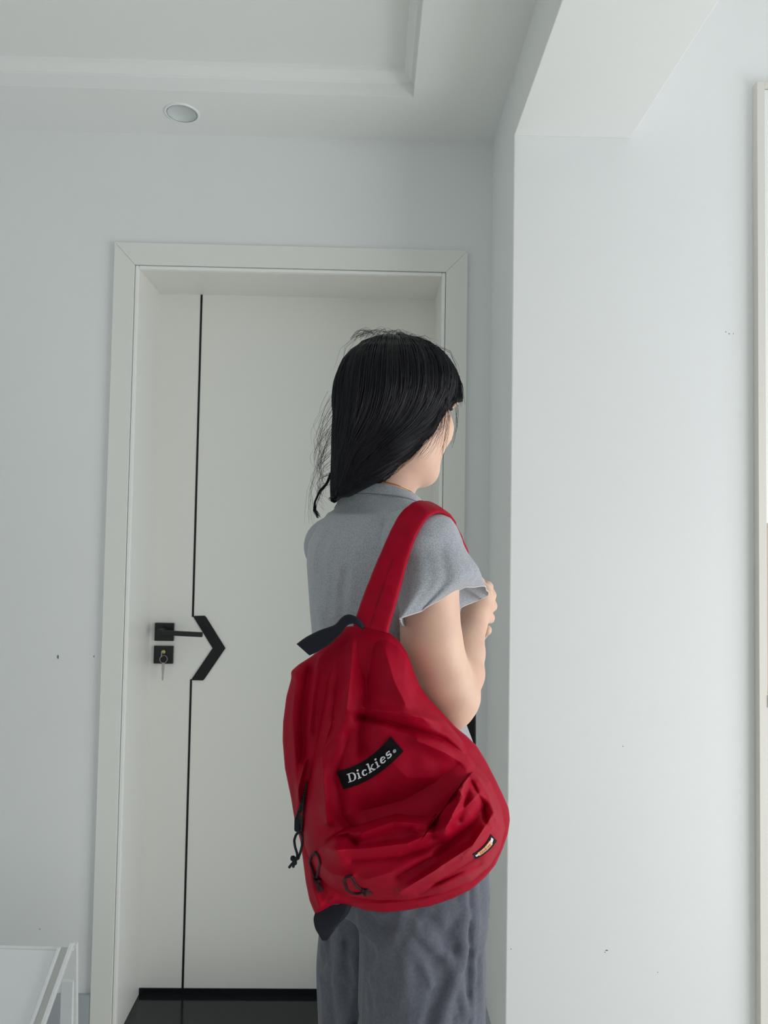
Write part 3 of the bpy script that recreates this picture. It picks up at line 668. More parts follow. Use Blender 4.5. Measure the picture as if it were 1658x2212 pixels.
for i in range(46):
    x0, y0 = g_.uniform(790, 1040), g_.uniform(1930, 2200); L0 = g_.uniform(60, 170); an = g_.choice([1.1, 1.35, 1.57, 1.57, 1.9])+g_.normal(0, .15)
    q = [(x0+L0*t_*math.cos(an)+4*math.sin(5*t_+i), y0+L0*t_*math.sin(an)) for t_ in (0, .5, 1)]
    q = [(min(1038, max(785, a)), b) for a, b in q]
    _pf.append(([surf(trs, a, b) for a, b in q], g_.choice([-1, 1])*g_.uniform(.0012, .0030), g_.uniform(.005, .010)))
for i in range(22):
    x0, y0 = g_.uniform(688, 775), g_.uniform(1990, 2200); L0 = g_.uniform(30, 80)
    q = [(x0+8*t_*math.sin(i), y0+L0*t_) for t_ in (0, .5, 1)]
    _pf.append(([surf(trs, a, b) for a, b in q], g_.choice([-1, 1])*g_.uniform(.002, .005), g_.uniform(.004, .008)))
for f_ in _pf: fold(trs, *f_)
V_, F_ = trs.mesh(0.0030); cc = V_[F_].mean(1)
V_, F_ = keep_faces(V_, F_, cc[:, 2] > FZ+.037)
trousers = solid(np_obj('trousers', V_, F_, M_pants, person), .0012)
# ================================================================== hair
hair = Shape()
hair.ell(H(-.006, 0, .012), (.0935, .085, .094), HM, .01)
hair.ell(H(.020, .0, .004), (.0765, .078, .082), HM, .01)
zc_ = P(858, 868, 1.13)[2]
hair.prims.append((lambda X: (zc_-X[..., 2])+((X-HC)@Hf)*0.10, A3(-9, -9, -9), A3(9, 9, 9), 0, 'i'))
HS = [(790, 930, 752, .045), (762, 958, 768, .062), (744, 974, 788, .073), (734, 984, 808, .080), (727, 985, 830, .084), (723, 978, 862, .087), (720, 958, 900, .088), (718, 937, 940, .086), (717, 899, 985, .080), (716, 862, 1015, .074), (715, 838, 1040, .068), (715, 795, 1060, .058), (715, 752, 1077, .042)]
hz = []; 
for l_, r_, y_, b_ in HS:
    dc = 1.120
    c_ = P((l_+r_)/2, y_, dc); hz.append((c_[2], c_[0], c_[1], (r_-l_)/2*dc/FPX, b_))
hz = np.array(hz); hair.loft(hz[:, 0], hz[:, 1], hz[:, 2], hz[:, 3], hz[:, 4], AX, AY, k=.012, e=2.6)
hn = noise3(21, 90, 2)
hair.disp(lambda X: 0.0010*hn(X*A3(1, 1, .08)), A3(-.4, -1.4, 1.3), A3(.4, -.5, 1.8))
V_, F_ = hair.mesh(0.003)
hair_o = np_obj('hair', V_, F_, M_hair, person); tag(hair_o, 'long straight black hair with a fringe')
# strands that flow down over the mass
seeds = V_[rng.integers(0, len(V_), 4200)]; seeds = seeds[seeds[:, 2] > P(716, 1030, 1.1)[2]]
crown = H(-.03, 0, .115)
N_, K_ = len(seeds), 22; Pth = np.zeros((N_, K_, 3)); X = seeds.copy(); off = rng.uniform(.0002, .0022, N_); step = rng.uniform(.004, .0085, N_)[:, None]
jit = rng.normal(0, .10, (N_, 3)); prevd = None
for k_ in range(K_):
    Pth[:, k_] = X; g_ = hair.grad(X)
    fr = (X-HC)@Hf; low = np.clip((HC[2]+.03-X[:, 2])/.08, 0, 1)
    aw = X-crown; aw /= np.linalg.norm(aw, axis=1, keepdims=True)+1e-6
    G_ = -UP[None, :]+aw*np.clip(g_[:, 2:3], 0, 1)*.8-Hf[None, :]*(low*(.95+.3*np.clip(fr/.09, -1, 1)))[:, None]*np.where(fr < .075, 1, .1)[:, None]+jit*.35
    d_ = G_-(G_*g_).sum(1, keepdims=True)*g_; nl = np.linalg.norm(d_, axis=1, keepdims=True); d_ /= nl+1e-6
    hang = ((g_[:, 2] < -.75) & (fr < .05))[:, None]; d_ = np.where(hang, (-Hf*.85-UP*.30)*.6+(prevd if prevd is not None else d_)*.4, d_)
    if prevd is not None: d_ = d_*.6+prevd*.4; d_ /= np.linalg.norm(d_, axis=1, keepdims=True)+1e-6
    X = X+d_*step*np.where(hang, .03, 1); prevd = d_
    v_ = hair.ev(X); g_ = hair.grad(X); X = np.where(hang, X, X-g_*(v_-off)[:, None])
strands('hair_strands', Pth, rng.uniform(.00035, .0008, N_), M_hair, hair_o)['kind'] = 'stuff'
# loose flyaway hairs: crown, fringe, frizz at the left, thin hairs over the cheek
def wavy(pts, n, spread, k_=16, wav=3.0, dep=.01):
    out = []
    pts = np.array(pts, float); tt = np.linspace(0, 1, len(pts)); ts_ = np.linspace(0, 1, k_)
    for _ in range(n):
        o0, o1 = rng.normal(0, spread*.5, 2), rng.normal(0, spread, 2); ph = rng.uniform(0, 6.28, 2); fr_ = rng.uniform(1.5, 4.5, 2); am = rng.uniform(.3, 1, 2)*wav; dd = rng.normal(0, dep)
        L_ = []
        for t_ in ts_:
            x = np.interp(t_, tt, pts[:, 0])+o0[0]*(1-t_)+o1[0]*t_+am[0]*t_*math.sin(fr_[0]*t_*3+ph[0]); y = np.interp(t_, tt, pts[:, 1])+o0[1]*(1-t_)+o1[1]*t_+am[1]*t_*math.sin(fr_[1]*t_*3+ph[1])
            L_.append(P(x, y, np.interp(t_, tt, pts[:, 2])+dd*t_))
        out.append(L_)
    return out
fly = []
for a in np.linspace(0, 1, 9):
    fly += wavy([(722-4*a, 850+190*a, 1.13), (700-6*a, 890+160*a, 1.14), (684+6*a, 935+140*a, 1.15), (690+10*a, 975+115*a, 1.15)], 7, 9, wav=7)
fly += wavy([(718, 930, 1.13), (695, 990, 1.14), (672, 1060, 1.15), (668, 1130, 1.15)], 8, 8, wav=6)
for a in np.linspace(0, 1, 14):
    x0 = 770+130*a; y0 = 722-8*math.sin(a*3.1)+16*a
    fly += wavy([(x0-12, y0+10, 1.12), (x0, y0-5, 1.12), (x0+14, y0-7, 1.12), (x0+28, y0+6, 1.12)], 6, 5, wav=4)
fly += wavy([(800, 716, 1.12), (770, 728, 1.13), (745, 752, 1.13), (732, 800, 1.13)], 5, 5, wav=3)
fly += wavy([(940, 745, 1.12), (972, 760, 1.11), (985, 790, 1.11), (990, 815, 1.11)], 4, 4, wav=2)
fly += wavy([(975, 850, 1.08), (985, 880, 1.08), (984, 920, 1.08), (972, 965, 1.08)], 7, 6, wav=4)
fly += wavy([(955, 880, 1.055), (950, 920, 1.055), (930, 955, 1.055), (900, 990, 1.06)], 26, 9, wav=5)
fly += wavy([(965, 860, 1.06), (968, 900, 1.06), (962, 945, 1.06), (952, 985, 1.07)], 14, 7, wav=4)
fly += wavy([(930, 940, 1.06), (890, 985, 1.06), (850, 1018, 1.07), (800, 1045, 1.09)], 22, 6, wav=4)
strands('loose_hairs', fly, .00022, M_hair, hair_o)['kind'] = 'stuff'
# bangs tips
bang = []
for a in np.linspace(0, 1, 60):
    x0 = 952+46*a+rng.normal(0, 1.5); bang += wavy([(x0-16, 800, 1.075+.03*a), (x0-3, 830, 1.073+.03*a), (x0, 858, 1.073+.03*a), (x0-2, 872-8*a+rng.normal(0, 5), 1.073+.03*a)], 3, 2, wav=1.5, dep=.004)
strands('fringe', bang, .00045, M_hair, hair_o)['kind'] = 'stuff'
lock = wavy([(716, 1020, 1.12), (705, 1045, 1.12), (690, 1062, 1.12), (680, 1085, 1.12), (679, 1103, 1.12), (687, 1117, 1.12)], 26, 2.2, k_=24, wav=1.5, dep=.003)
strands('curled_lock', lock, .0007, M_hair, hair_o)['kind'] = 'stuff'
# necklace: fine gold chain on the side of the neck
NV = []
for a in np.linspace(0, 2*math.pi, 73)[:-1]:
    d_ = unit(uu*math.cos(a)+vv*math.sin(a)); o_ = NC+npl*.010+BF*.0+d_*.0; rs = np.linspace(.02, .1, 200); val = body.ev(o_+d_*rs[:, None]); i = np.argmax(val > 0); NV.append(o_+d_*(rs[i]+.0008))
MB().tube(NV, .0007, 5, closed=True).out('necklace', M_necklace, person, True)
# black flat case held upright in front of the waist
cs = empty('black_case', P(985, 1640, 1.262), 'flat matt black case held upright beyond the person, showing between elbow and backpack', 'case')
c0 = P(1027, 1400, 1.262); c1_ = P(1027.5, 1650, 1.262); wv_ = unit(A3(-.985, .17, 0))*.10; tv = unit(np.cross(wv_, UP))*.012
MB().prism([c0, c0+wv_, c1_+wv_, c1_], tv).out('case_shell', M_case_blk, cs, bevel=.002)
MB().prism([c0+tv+wv_*.08-UP*.008, c0+tv+wv_*.92-UP*.008, c1_+tv+wv_*.92+UP*.008, c1_+tv+wv_*.08+UP*.008], tv*.08).out('case_lid', M_case_blk, cs)
# ================================================================== red backpack
def redcloth(name, base, c2, rough=0.55):
    return mat(name, base, rough, 0.10, col2=c2, vscale=45, bump=0.25, bscale=700, bdist=0.0005)
M_red = redcloth('red_nylon', srgb(162, 2, 38), srgb(154, 2, 34))
M_redin = redcloth('red_lining', srgb(110, 8, 28), srgb(100, 8, 26))
M_web = mat('black_webbing', srgb(20, 24, 36), 0.75, 0.3, bump=0.5, bscale=500, bdist=0.0006)
M_cord = mat('black_cord', srgb(28, 34, 40), 0.7, 0.3, bump=0.6, bscale=900, bdist=0.0006)
M_cordr = mat('dark_maroon_cord', srgb(48, 10, 22), 0.7, 0.3, bump=0.6, bscale=900, bdist=0.0006)
M_patch = mat('black_twill', srgb(14, 9, 14), 0.85, 0.2, bump=0.3, bscale=900)
M_let = mat('silver_thread', srgb(214, 216, 222), 0.6, 0.4, bump=0.4, bscale=1500, bdist=0.0004)
M_peach = mat('peach_thread', srgb(236, 176, 140), 0.8, 0.2)
M_zip = mat('zip_tape', srgb(14, 8, 12), 0.6, 0.4)
OUT_ALL = [(748,1353),(790,1352),(838,1365),(862,1385),(880,1412),(893,1448),(905,1480),(925,1508),(958,1543),(985,1572),(1008,1590),(1030,1612),(1050,1645),(1068,1680),(1085,1715),(1098,1745),(1101,1770),(1097,1800),(1086,1832),(1070,1868),(1050,1893),(1020,1920),(980,1940),(930,1957),(880,1966),(830,1971),(790,1967),(748,1954),(724,1952),(706,1962),(681,1977),(668,1945),(660,1905),(653,1850),(648,1815),(636,1772),(628,1722),(615,1660),(610,1600),(611,1560),(618,1505),(629,1465),(628,1450),(645,1435),(672,1418),(700,1396),(724,1371)]
OUT_M = [(752,1358),(790,1356),(836,1369),(860,1389),(877,1414),(890,1450),(902,1483),(922,1511),(955,1547),(982,1577),(1003,1602),(1030,1645),(1062,1690),(1086,1745),(1092,1790),(1080,1835),(1060,1870),(1020,1905),(960,1932),(880,1948),(810,1948),(745,1938),(705,1920),(682,1893),(668,1862),(656,1825),(654,1790),(655,1745),(660,1700),(668,1650),(680,1585),(690,1520),(698,1460),(712,1415),(732,1382)]
OUT_P = [(672,1858),(688,1830),(706,1806),(735,1793),(765,1785),(810,1770),(855,1757),(895,1762),(925,1762),(955,1745),(985,1712),(1005,1678),(1020,1664),(1042,1676),(1066,1712),(1086,1755),(1091,1790),(1079,1834),(1059,1868),(1019,1903),(960,1930),(880,1946),(810,1946),(746,1936),(706,1918),(684,1892)]
class Polar:
    def __init__(s, out, c):
        s.c = np.array(c, float); O = np.array(out, float)
        seg = np.linalg.norm(np.roll(O, -1, 0)-O, axis=1); cum = np.concatenate([[0], np.cumsum(seg)]); Oc = np.vstack([O, O[:1]])
        u_ = np.linspace(0, cum[-1], 1200, endpoint=False); B = np.stack([np.interp(u_, cum, Oc[:, i]) for i in (0, 1)], 1)
        for _ in range(10): B = (np.roll(B, 1, 0)+2*B+np.roll(B, -1, 0))/4
        q = B-s.c; a = np.arctan2(q[:, 1], q[:, 0]); r = np.hypot(q[:, 0], q[:, 1]); o = np.argsort(a)
        s.a = np.concatenate([a[o]-2*math.pi, a[o], a[o]+2*math.pi]); s.r = np.tile(r[o], 3)
    def rad(s, a): return np.interp(a, s.a, s.r)
    def rho(s, x, y):
        dx, dy = x-s.c[0], y-s.c[1]; return np.hypot(dx, dy)/s.rad(np.arctan2(dy, dx))
def sd2(x, y, pts):
    best = np.full(np.shape(x), 1e9)
    for (x0, y0), (x1, y1) in zip(pts[:-1], pts[1:]):
        vx, vy = x1-x0, y1-y0; L = vx*vx+vy*vy+1e-9; t = np.clip(((x-x0)*vx+(y-y0)*vy)/L, 0, 1); best = np.minimum(best, np.hypot(x-x0-t*vx, y-y0-t*vy))
    return best
def folds2(x, y, L_):
    h = np.zeros(np.shape(x))
    for pts, am, w_ in L_:
        d = sd2(x, y, pts); h += 1.45*am*(0.5*np.exp(-(d/w_)**2)+0.5*np.exp(-d/(w_*0.6)))
    return h
def nz2(x, y, seed, sc):
    g = np.random.default_rng(seed); h = 0
    for i in range(9):
        a = g.uniform(0, 6.28); f_ = sc*g.uniform(.6, 2.2); h = h+np.sin((x*math.cos(a)+y*math.sin(a))*f_+g.uniform(0, 6.28)+1.3*np.sin((x*math.sin(a)-y*math.cos(a))*f_*.6+g.uniform(0, 6)))
    return h/9
PA, PM, PP = Polar(OUT_ALL, (845, 1690)), Polar(OUT_M, (850, 1700)), Polar(OUT_P, (880, 1855))
def dedge(x, y): return .955+.018*((x-850)/240.0)**2+.004*((y-1700)/300.0)
FM = [([(703,1415),(690,1500),(678,1575),(666,1650)], .010, 13), ([(738,1415),(726,1500),(716,1570),(694,1640)], -.008, 15), ([(696,1640),(700,1700),(706,1775)], .010, 12), ([(752,1590),(728,1680),(738,1765),(760,1790)], -.007, 16),
      ([(716,1560),(690,1640),(664,1700)], .006, 9), ([(786,1400),(792,1500),(780,1590),(784,1620)], -.013, 24), ([(760,1380),(756,1460),(748,1530)], .007, 14), ([(830,1400),(850,1470),(875,1520)], .006, 20),
      ([(786,1530),(840,1538),(905,1548),(960,1562),(1000,1603)], .010, 13), ([(775,1548),(830,1556),(900,1578),(960,1598),(1004,1630)], -.009, 9), ([(893,1450),(925,1515),(975,1572)], .006, 12),
      ([(790,1750),(870,1730),(940,1690),(985,1650)], -.010, 34), ([(900,1600),(960,1625),(1010,1655)], .006, 14), ([(1000,1606),(1014,1630),(1028,1652)], -.014, 5), ([(1022,1612),(1040,1650),(1058,1690)], .008, 8),
      ([(700,1750),(740,1790),(700,1812)], .004, 12), ([(840,1640),(880,1680),(930,1680)], .003, 25), ([(722,1590),(700,1620)], .004, 8), ([(930,1500),(950,1530)], .005, 10), ([(860,1400),(880,1440)], .004, 12)]
FP = [([(1004,1682),(988,1735),(962,1790)], .013, 13), ([(962,1712),(940,1762),(932,1805)], -.011, 12), ([(1012,1690),(1008,1730),(990,1770)], -.007, 8), ([(864,1926),(938,1881),(1020,1826),(1066,1756)], .012, 9), ([(905,1934),(965,1893),(1035,1848)], -.007, 9),
      ([(860,1893),(935,1852),(1012,1790),(1045,1740)], -.008, 12), ([(715,1838),(800,1832),(880,1822),(960,1786),(1032,1716)], .009, 10), ([(760,1858),(860,1852),(950,1822)], -.005, 12), ([(727,1838)]*2, .014, 20), ([(700,1822),(722,1806),(752,1806),(770,1822)], -.008, 7),
      ([(1026,1668),(1052,1712),(1072,1772)], .009, 6), ([(1038,1672),(1064,1716),(1080,1765)], -.008, 5), ([(1048,1690),(1074,1740),(1084,1790)], .006, 5), ([(1010,1672),(1040,1730),(1050,1780)], -.008, 6), ([(985,1700),(1000,1722),(975,1760)], .007, 6),
      ([(780,1800),(850,1775),(920,1780)], .009, 12), ([(770,1930),(850,1928),(950,1905),(1035,1866)], -.006, 8), ([(790,1900),(860,1880),(930,1850)], .005, 12), ([(690,1870),(720,1890),(760,1895)], .006, 12), ([(1000,1850),(1040,1810),(1062,1790)], .006, 9), ([(960,1870),(1000,1850)], -.005, 8), ([(900,1795),(935,1800),(960,1800)], .006, 9)]
FG = [([(640,1450),(632,1550),(640,1680),(652,1760)], .006, 12), ([(668,1440),(655,1540),(655,1640)], -.007, 10), ([(690,1420),(676,1500),(668,1580)], .006, 9), ([(660,1640),(645,1700),(640,1760)], .007, 6), ([(668,1860),(672,1910),(690,1960)], .006, 10), ([(720,1945),(800,1955),(900,1950),(1000,1920)], .006, 10)]
def dM(x, y):
    rho = PM.rho(x, y); s_ = np.clip((1-rho)/.42, 0, 1); prof = np.sqrt(np.clip(1-(1-s_)**2.2, 0, 1))
    Hh = np.interp(y, [1350, 1420, 1560, 1700, 1850, 1960], [.022, .038, .058, .070, .080, .078])
    return dedge(x, y)+.004-Hh*prof-folds2(x, y, FM)*np.clip(s_*2.2, 0, 1)-.0018*nz2(x, y, 5, .045)*s_
def dP(x, y):
    rho = PP.rho(x, y); s_ = np.clip((1-rho)/.30, 0, 1); prof = np.sqrt(np.clip(1-(1-s_)**2, 0, 1))
    xm, ym = x, y
    r2 = PM.rho(x, y); s2 = np.clip((1-r2)/.42, 0, 1)
    base = dedge(x, y)+.004-np.interp(y, [1350, 1420, 1560, 1700, 1850, 1960], [.022, .038, .058, .070, .080, .078])*np.sqrt(np.clip(1-(1-s2)**2.2, 0, 1))
    return base+.010-.030*prof-folds2(x, y, FP)*np.clip(s_*2.5, 0, 1)-.0015*nz2(x, y, 8, .06)*s_
def dG(x, y):
    rho = PA.rho(x, y); s_ = np.clip((1-rho)/.35, 0, 1); prof = np.sqrt(np.clip(1-(1-s_)**2, 0, 1))
    return dedge(x, y)+.004-.026*prof-folds2(x, y, FG)*np.clip(s_*5, 0, 1)-.0012*nz2(x, y, 9, .05)*s_
def dfront(x, y):
    x, y = np.asarray(x, float), np.asarray(y, float)
    d = np.where(PM.rho(x, y) < 1, np.minimum(dM(x, y), dG(x, y)), dG(x, y)); return np.where(PP.rho(x, y) < 1, np.minimum(dP(x, y), d), d)
def Pv(x, y, d): return CAM+CF*d[..., None]+CR*((x-829.0)*d/FPX)[..., None]+CU*((1106.0-y)*d/FPX)[..., None]
def pillow(name, pol, fd, bd, m, parent, nr=150, na=560):
    th = np.linspace(-math.pi, math.pi, na+1)[:-1]; rr = np.linspace(0, 1, nr+1)[1:]**.85
    R_, T_ = np.meshgrid(rr, th, indexing='ij'); bx = pol.rad(T_); x = pol.c[0]+np.cos(T_)*bx*R_; y = pol.c[1]+np.sin(T_)*bx*R_
    Vf = Pv(x, y, fd(x, y)).reshape(-1, 3); cf = Pv(pol.c[:1], pol.c[1:], fd(pol.c[:1], pol.c[1:]))
    nb = 24; rb = np.linspace(0, 1, nb+1)[1:]**.8; R2, T2 = np.meshgrid(rb[:-1], th, indexing='ij'); bx2 = pol.rad(T2); x2 = pol.c[0]+np.cos(T2)*bx2*R2; y2 = pol.c[1]+np.sin(T2)*bx2*R2
    Vb = Pv(x2, y2, bd(x2, y2)).reshape(-1, 3); cb_ = Pv(pol.c[:1], pol.c[1:], bd(pol.c[:1], pol.c[1:]))
    V = np.concatenate([cf, Vf, cb_, Vb])
    far_ = np.linalg.norm(V-CAM, axis=1) > .90; q_ = V[far_]
    for _ in range(3):       # the soft bag yields where it lies against shirt, arm and trousers
        d_ = np.minimum(np.minimum(tee.ev(q_), trs.ev(q_)), body.ev(q_)); u_ = CAM-q_; u_ /= np.linalg.norm(u_, axis=1, keepdims=True); q_ = q_+u_*np.clip(.0035-d_, 0, .03)[:, None]
    V[far_] = q_; oF = 1; oB = 1+len(Vf)+1; k = np.arange(na); k1 = (k+1) % na
    quads = []
    for i in range(nr-1): quads.append(np.stack([oF+i*na+k, oF+(i+1)*na+k, oF+(i+1)*na+k1, oF+i*na+k1], 1))
    for i in range(nb-2): quads.append(np.stack([oB+i*na+k, oB+i*na+k1, oB+(i+1)*na+k1, oB+(i+1)*na+k], 1))
    i = nb-2; quads.append(np.stack([oB+i*na+k, oB+i*na+k1, oF+(nr-1)*na+k1, oF+(nr-1)*na+k], 1))
    e = np.arange(0, na, 2); quads.append(np.stack([np.zeros_like(e), oF+e, oF+e+1, oF+(e+2) % na], 1)); quads.append(np.stack([np.full_like(e, oB-1), oB+(e+2) % na, oB+e+1, oB+e], 1))
    return np_obj(name, V, np.concatenate(quads)[:, ::-1], m, parent)
bag = empty('backpack', P(850, 1977, .96), 'red nylon backpack with a black name patch, hanging from one shoulder over the hip', 'backpack')
backd = lambda x, y: dedge(x, y)+.004+.016*np.sqrt(np.clip(1-PA.rho(x, y)**2, 0, 1))
pillow('rear_compartment', PA, dG, backd, M_red, bag)
pillow('main_compartment', PM, dM, lambda x, y: dedge(x, y)+.002, M_red, bag, nr=190, na=700)
pk = pillow('front_pocket', PP, dP, lambda x, y: np.minimum(dM(x, y)+.012, dedge(x, y)+.001), M_red, bag, nr=150, na=640)
S1 = lambda x, y, o: P(x, y, float(dfront(x, y))-o)
def resample(pts, n):
    pts = np.array(pts, float); s_ = np.concatenate([[0], np.cumsum(np.linalg.norm(np.diff(pts, axis=0), axis=1))]); q = np.linspace(0, s_[-1], n)
    o = np.stack([np.interp(q, s_, pts[:, i]) for i in range(pts.shape[1])], 1)
    for _ in range(max(2, n//8)): o[1:-1] = (o[:-2]+2*o[1:-1]+o[2:])/4
    return o
def ribbon(name, A_, B_, thick, m, parent, n=48, nc=7, puff=0.0, wr=0.0, lift=None):
    A_, B_ = resample(A_, n), resample(B_, n); T_ = np.gradient((A_+B_)/2, axis=0); T_ /= np.linalg.norm(T_, axis=1, keepdims=True); W_r = B_-A_; N_r = np.cross(T_, W_r); N_r /= np.linalg.norm(N_r, axis=1, keepdims=True)
    tow = CAM-(A_+B_)/2
    if (N_r[:3]*tow[:3]).sum() < 0: N_r = -N_r
    u_ = np.linspace(0, 1, nc); V = []
    for i in range(n):
        top = [A_[i]+W_r[i]*u+N_r[i]*(thick/2*(1-abs(2*u-1)**6)**.5+puff*(1-(2*u-1)**2)+wr*math.sin(i*1.1+u*5)*math.sin(i*.37)) for u in u_]
        bot = [A_[i]+W_r[i]*u-N_r[i]*(thick/2*(1-abs(2*u-1)**6)**.5) for u in u_[::-1][1:-1]]
        V += top+bot
    k = nc+nc-2; F = [(i*k+j, i*k+(j+1) % k, (i+1)*k+(j+1) % k, (i+1)*k+j) for i in range(n-1) for j in range(k)]+[tuple(range(k)), tuple((n-1)*k+j for j in range(k))[::-1]]
    return mesh_obj(name, V, F, m, parent, True)
E1 = [P(*p) for p in [(762,1352,.925),(775,1310,.932),(800,1245,.938),(832,1170,.946),(862,1105,.966),(896,1081,1.000),(930,1086,1.045),(955,1104,1.080),(985,1150,1.110),(1003,1195,1.130),(1012,1235,1.150)]]
E2 = [P(*p) for p in [(838,1368,.915),(846,1338,.920),(862,1285,.928),(882,1205,.934),(905,1140,.944),(936,1102,.962),(962,1106,.985),(984,1136,1.012),(1000,1176,1.045),(1017,1222,1.085),(1026,1262,1.120)]]
def lift_off(L_, gap):
    Q = resample(L_, 60)
    for _ in range(3):
        d_ = tee.ev(Q); Q = Q+tee.grad(Q)*np.clip(gap-d_, 0, .03)[:, None]
    return list(Q)
E1, E2 = lift_off(E1, .0085), lift_off(E2, .0105)
st_ = ribbon('shoulder_strap', E1, E2, .007, M_red, bag, n=90, nc=15, puff=.0015, wr=.0006)
# stitched line down the middle of the strap
mid = [(a*.52+b*.48) for a, b in zip(resample(E1, 40), resample(E2, 40))][:22]
tv_ = [unit(CAM-p) for p in mid]
MB().tube([p+t_*.0052 for p, t_ in zip(mid, tv_)], .0005, 4).out('seam_line', M_redin, st_)
hA_ = [P(*p) for p in [(640,1391,.942),(660,1376,.940),(690,1361,.936),(724,1350,.930),(738,1332,.922),(752,1325,.915),(773,1333,.912),(788,1352,.918)]]
hB_ = [P(*p) for p in [(668,1416,.925),(684,1409,.924),(712,1392,.922),(738,1368,.920),(748,1352,.917),(759,1346,.915),(772,1349,.915),(782,1360,.916)]]
ribbon('haul_loop', hA_, hB_, .0028, M_web, bag, n=50, nc=9)
bA_ = [P(*p) for p in [(684,1960,.968),(676,1985,.965),(680,2006,.965),(694,2030,.97)]]; bB_ = [P(*p) for p in [(762,1950,.965),(752,1975,.962),(730,1998,.962),(708,2030,.968)]]
ribbon('webbing_and_shade', bA_, bB_, .003, M_web, bag, n=24, nc=7)  # webbing drawn out in black to take in the dark shade beside it
# open zip on the left side
zl = [(662,1688),(654,1716),(645,1745),(637,1768),(636,1795)]; zr = [(664,1690),(660,1716),(657,1745),(655,1770),(653,1800)]
ribbon('zip_tape', [S1(x, y, .0035) for x, y in zl], [S1(x, y, .0035) for x, y in zr], .0016, M_zip, bag, n=20)
m_ = MB()
for t_ in np.linspace(0.15, .98, 22):
    x = np.interp(t_, np.linspace(0, 1, 5), [p[0] for p in zl])+2; y = np.interp(t_, np.linspace(0, 1, 5), [p[1] for p in zl]); c_ = S1(x, y, .0052); m_.box(c_-.0009, c_+.0009)
o = m_.out('zip_teeth', M_cord, bag); o['kind'] = 'stuff'
sl_ = S1(642, 1780, .0065); slider = MB().box(sl_-A3(.0038, .003, .0075), sl_+A3(.0038, .003, .0075)).out('zip_slider', M_cord, bag, bevel=.0012)
def cord(name, pts, r, m, parent, off=.004):
    q = resample([P(x, y, min(float(dfront(x, y)) if PA.rho(x, y) < 1 else 9, dd)-off) for x, y, dd in pts], 40); return MB().tube(list(q), r, 8).out(name, m, parent, True)
def knot(name, c, r, m, parent):
    t_ = np.linspace(0, 2*math.pi, 40)[:-1]; b_ = MB()
    b_.tube([c+r*A3(math.sin(a)+.9*math.sin(2*a), .8*math.sin(3*a), math.cos(a)-.9*math.cos(2*a))*.55 for a in t_], r*.52, 7, closed=True); return b_.out(name, m, parent, True)
D0 = .925
l1 = cord('zip_pull', [(646,1796,D0),(639,1803,D0),(635,1815,D0),(637,1830,D0),(642,1845,D0),(641,1856,D0)], .0016, M_cord, bag)
cord('cord', [(646,1796,D0),(653,1805,D0),(653,1822,D0),(649,1840,D0),(643,1856,D0)], .0016, M_cord, l1)
knot('knot', P(637, 1857, D0-.004), .0042, M_cord, l1)
for e_ in ((624, 1874), (633, 1873)): MB().tube([P(637, 1859, D0-.004), P((637+e_[0])/2, 1866, D0-.005), P(e_[0], e_[1], D0-.004)], .0017, 7).out('cord_end', M_cord, l1, True)
l2 = cord('zip_pull', [(680,1842,9),(672,1848,9),(669,1862,9),(674,1880,9),(680,1896,9)], .0016, M_cordr, bag, .0035)
cord('cord', [(680,1842,9),(688,1849,9),(692,1862,9),(688,1880,9),(683,1896,9)], .0016, M_cordr, l2, .0035)
knot('knot', S1(685, 1904, .005), .0042, M_cordr, l2)
for e_ in ((688, 1927), (696, 1925)): MB().tube([S1(686, 1906, .005), S1((686+e_[0])/2, 1916, .005), S1(e_[0], e_[1], .004)], .0018, 7).out('cord_end', M_cordr, l2, True)
l3 = cord('zip_pull', [(757,1892,9),(747,1894,9),(743,1905,9),(748,1921,9),(760,1930,9),(774,1931,9),(785,1927,9)], .0017, M_cordr, bag, .0035)
cord('cord', [(757,1892,9),(763,1900,9),(769,1913,9),(778,1920,9),(786,1922,9)], .0016, M_cordr, l3, .0035)
knot('knot', S1(788, 1923, .005), .0045, M_cordr, l3)
for e_ in ((790, 1934), (802, 1930)): MB().tube([S1(788, 1924, .005), S1(e_[0], e_[1], .004)], .0018, 7).out('cord_end', M_cordr, l3, True)
# ------------------------------------------------ black patch with the name, lettering in raised thread
def patch_map(TL, TR, BR_, BL, bow_t, bow_b):
    TL, TR, BR_, BL = [np.array(p, float) for p in (TL, TR, BR_, BL)]
    def f(s_, t_):
        a = TL+(TR-TL)*s_; b = BL+(BR_-BL)*s_; w_ = 4*s_*(1-s_); a = a+np.array([bow_t[0], bow_t[1]])*w_; b = b+np.array([bow_b[0], bow_b[1]])*w_; return a+(b-a)*t_
    return f
def on_front(XY, off):
    XY = np.array(XY, float); x, y = XY[:, 0], XY[:, 1]; g = [(a, b) for a in (-6, 0, 6) for b in (-6, 0, 6)]
    d = np.mean([dfront(x+a, y+b) for a, b in g], 0)-np.asarray(off); return list(Pv(x, y, d))
def patch(name, f, m, parent, thick=.0016, ns=26, nt=8, off=.0008):
    V = []; 
    for lay in (off+thick, off-.004): V += on_front([f(i/ns, j/nt) for i in range(ns+1) for j in range(nt+1)], lay)
    k = nt+1; n = (ns+1)*k; F = []
    for i in range(ns):
        for j in range(nt):
            a = i*k+j; F.append((a, a+1, a+k+1, a+k)); F.append((n+a, n+a+k, n+a+k+1, n+a+1))
    rim = [i*k for i in range(ns+1)]+[ns*k+j for j in range(1, nt+1)]+[i*k+nt for i in range(ns-1, -1, -1)]+[j for j in range(nt-1, 0, -1)]
    for a, b in zip(rim, rim[1:]+rim[:1]): F.append((a, b, n+b, n+a))
    return mesh_obj(name, V, F, m, parent, False)
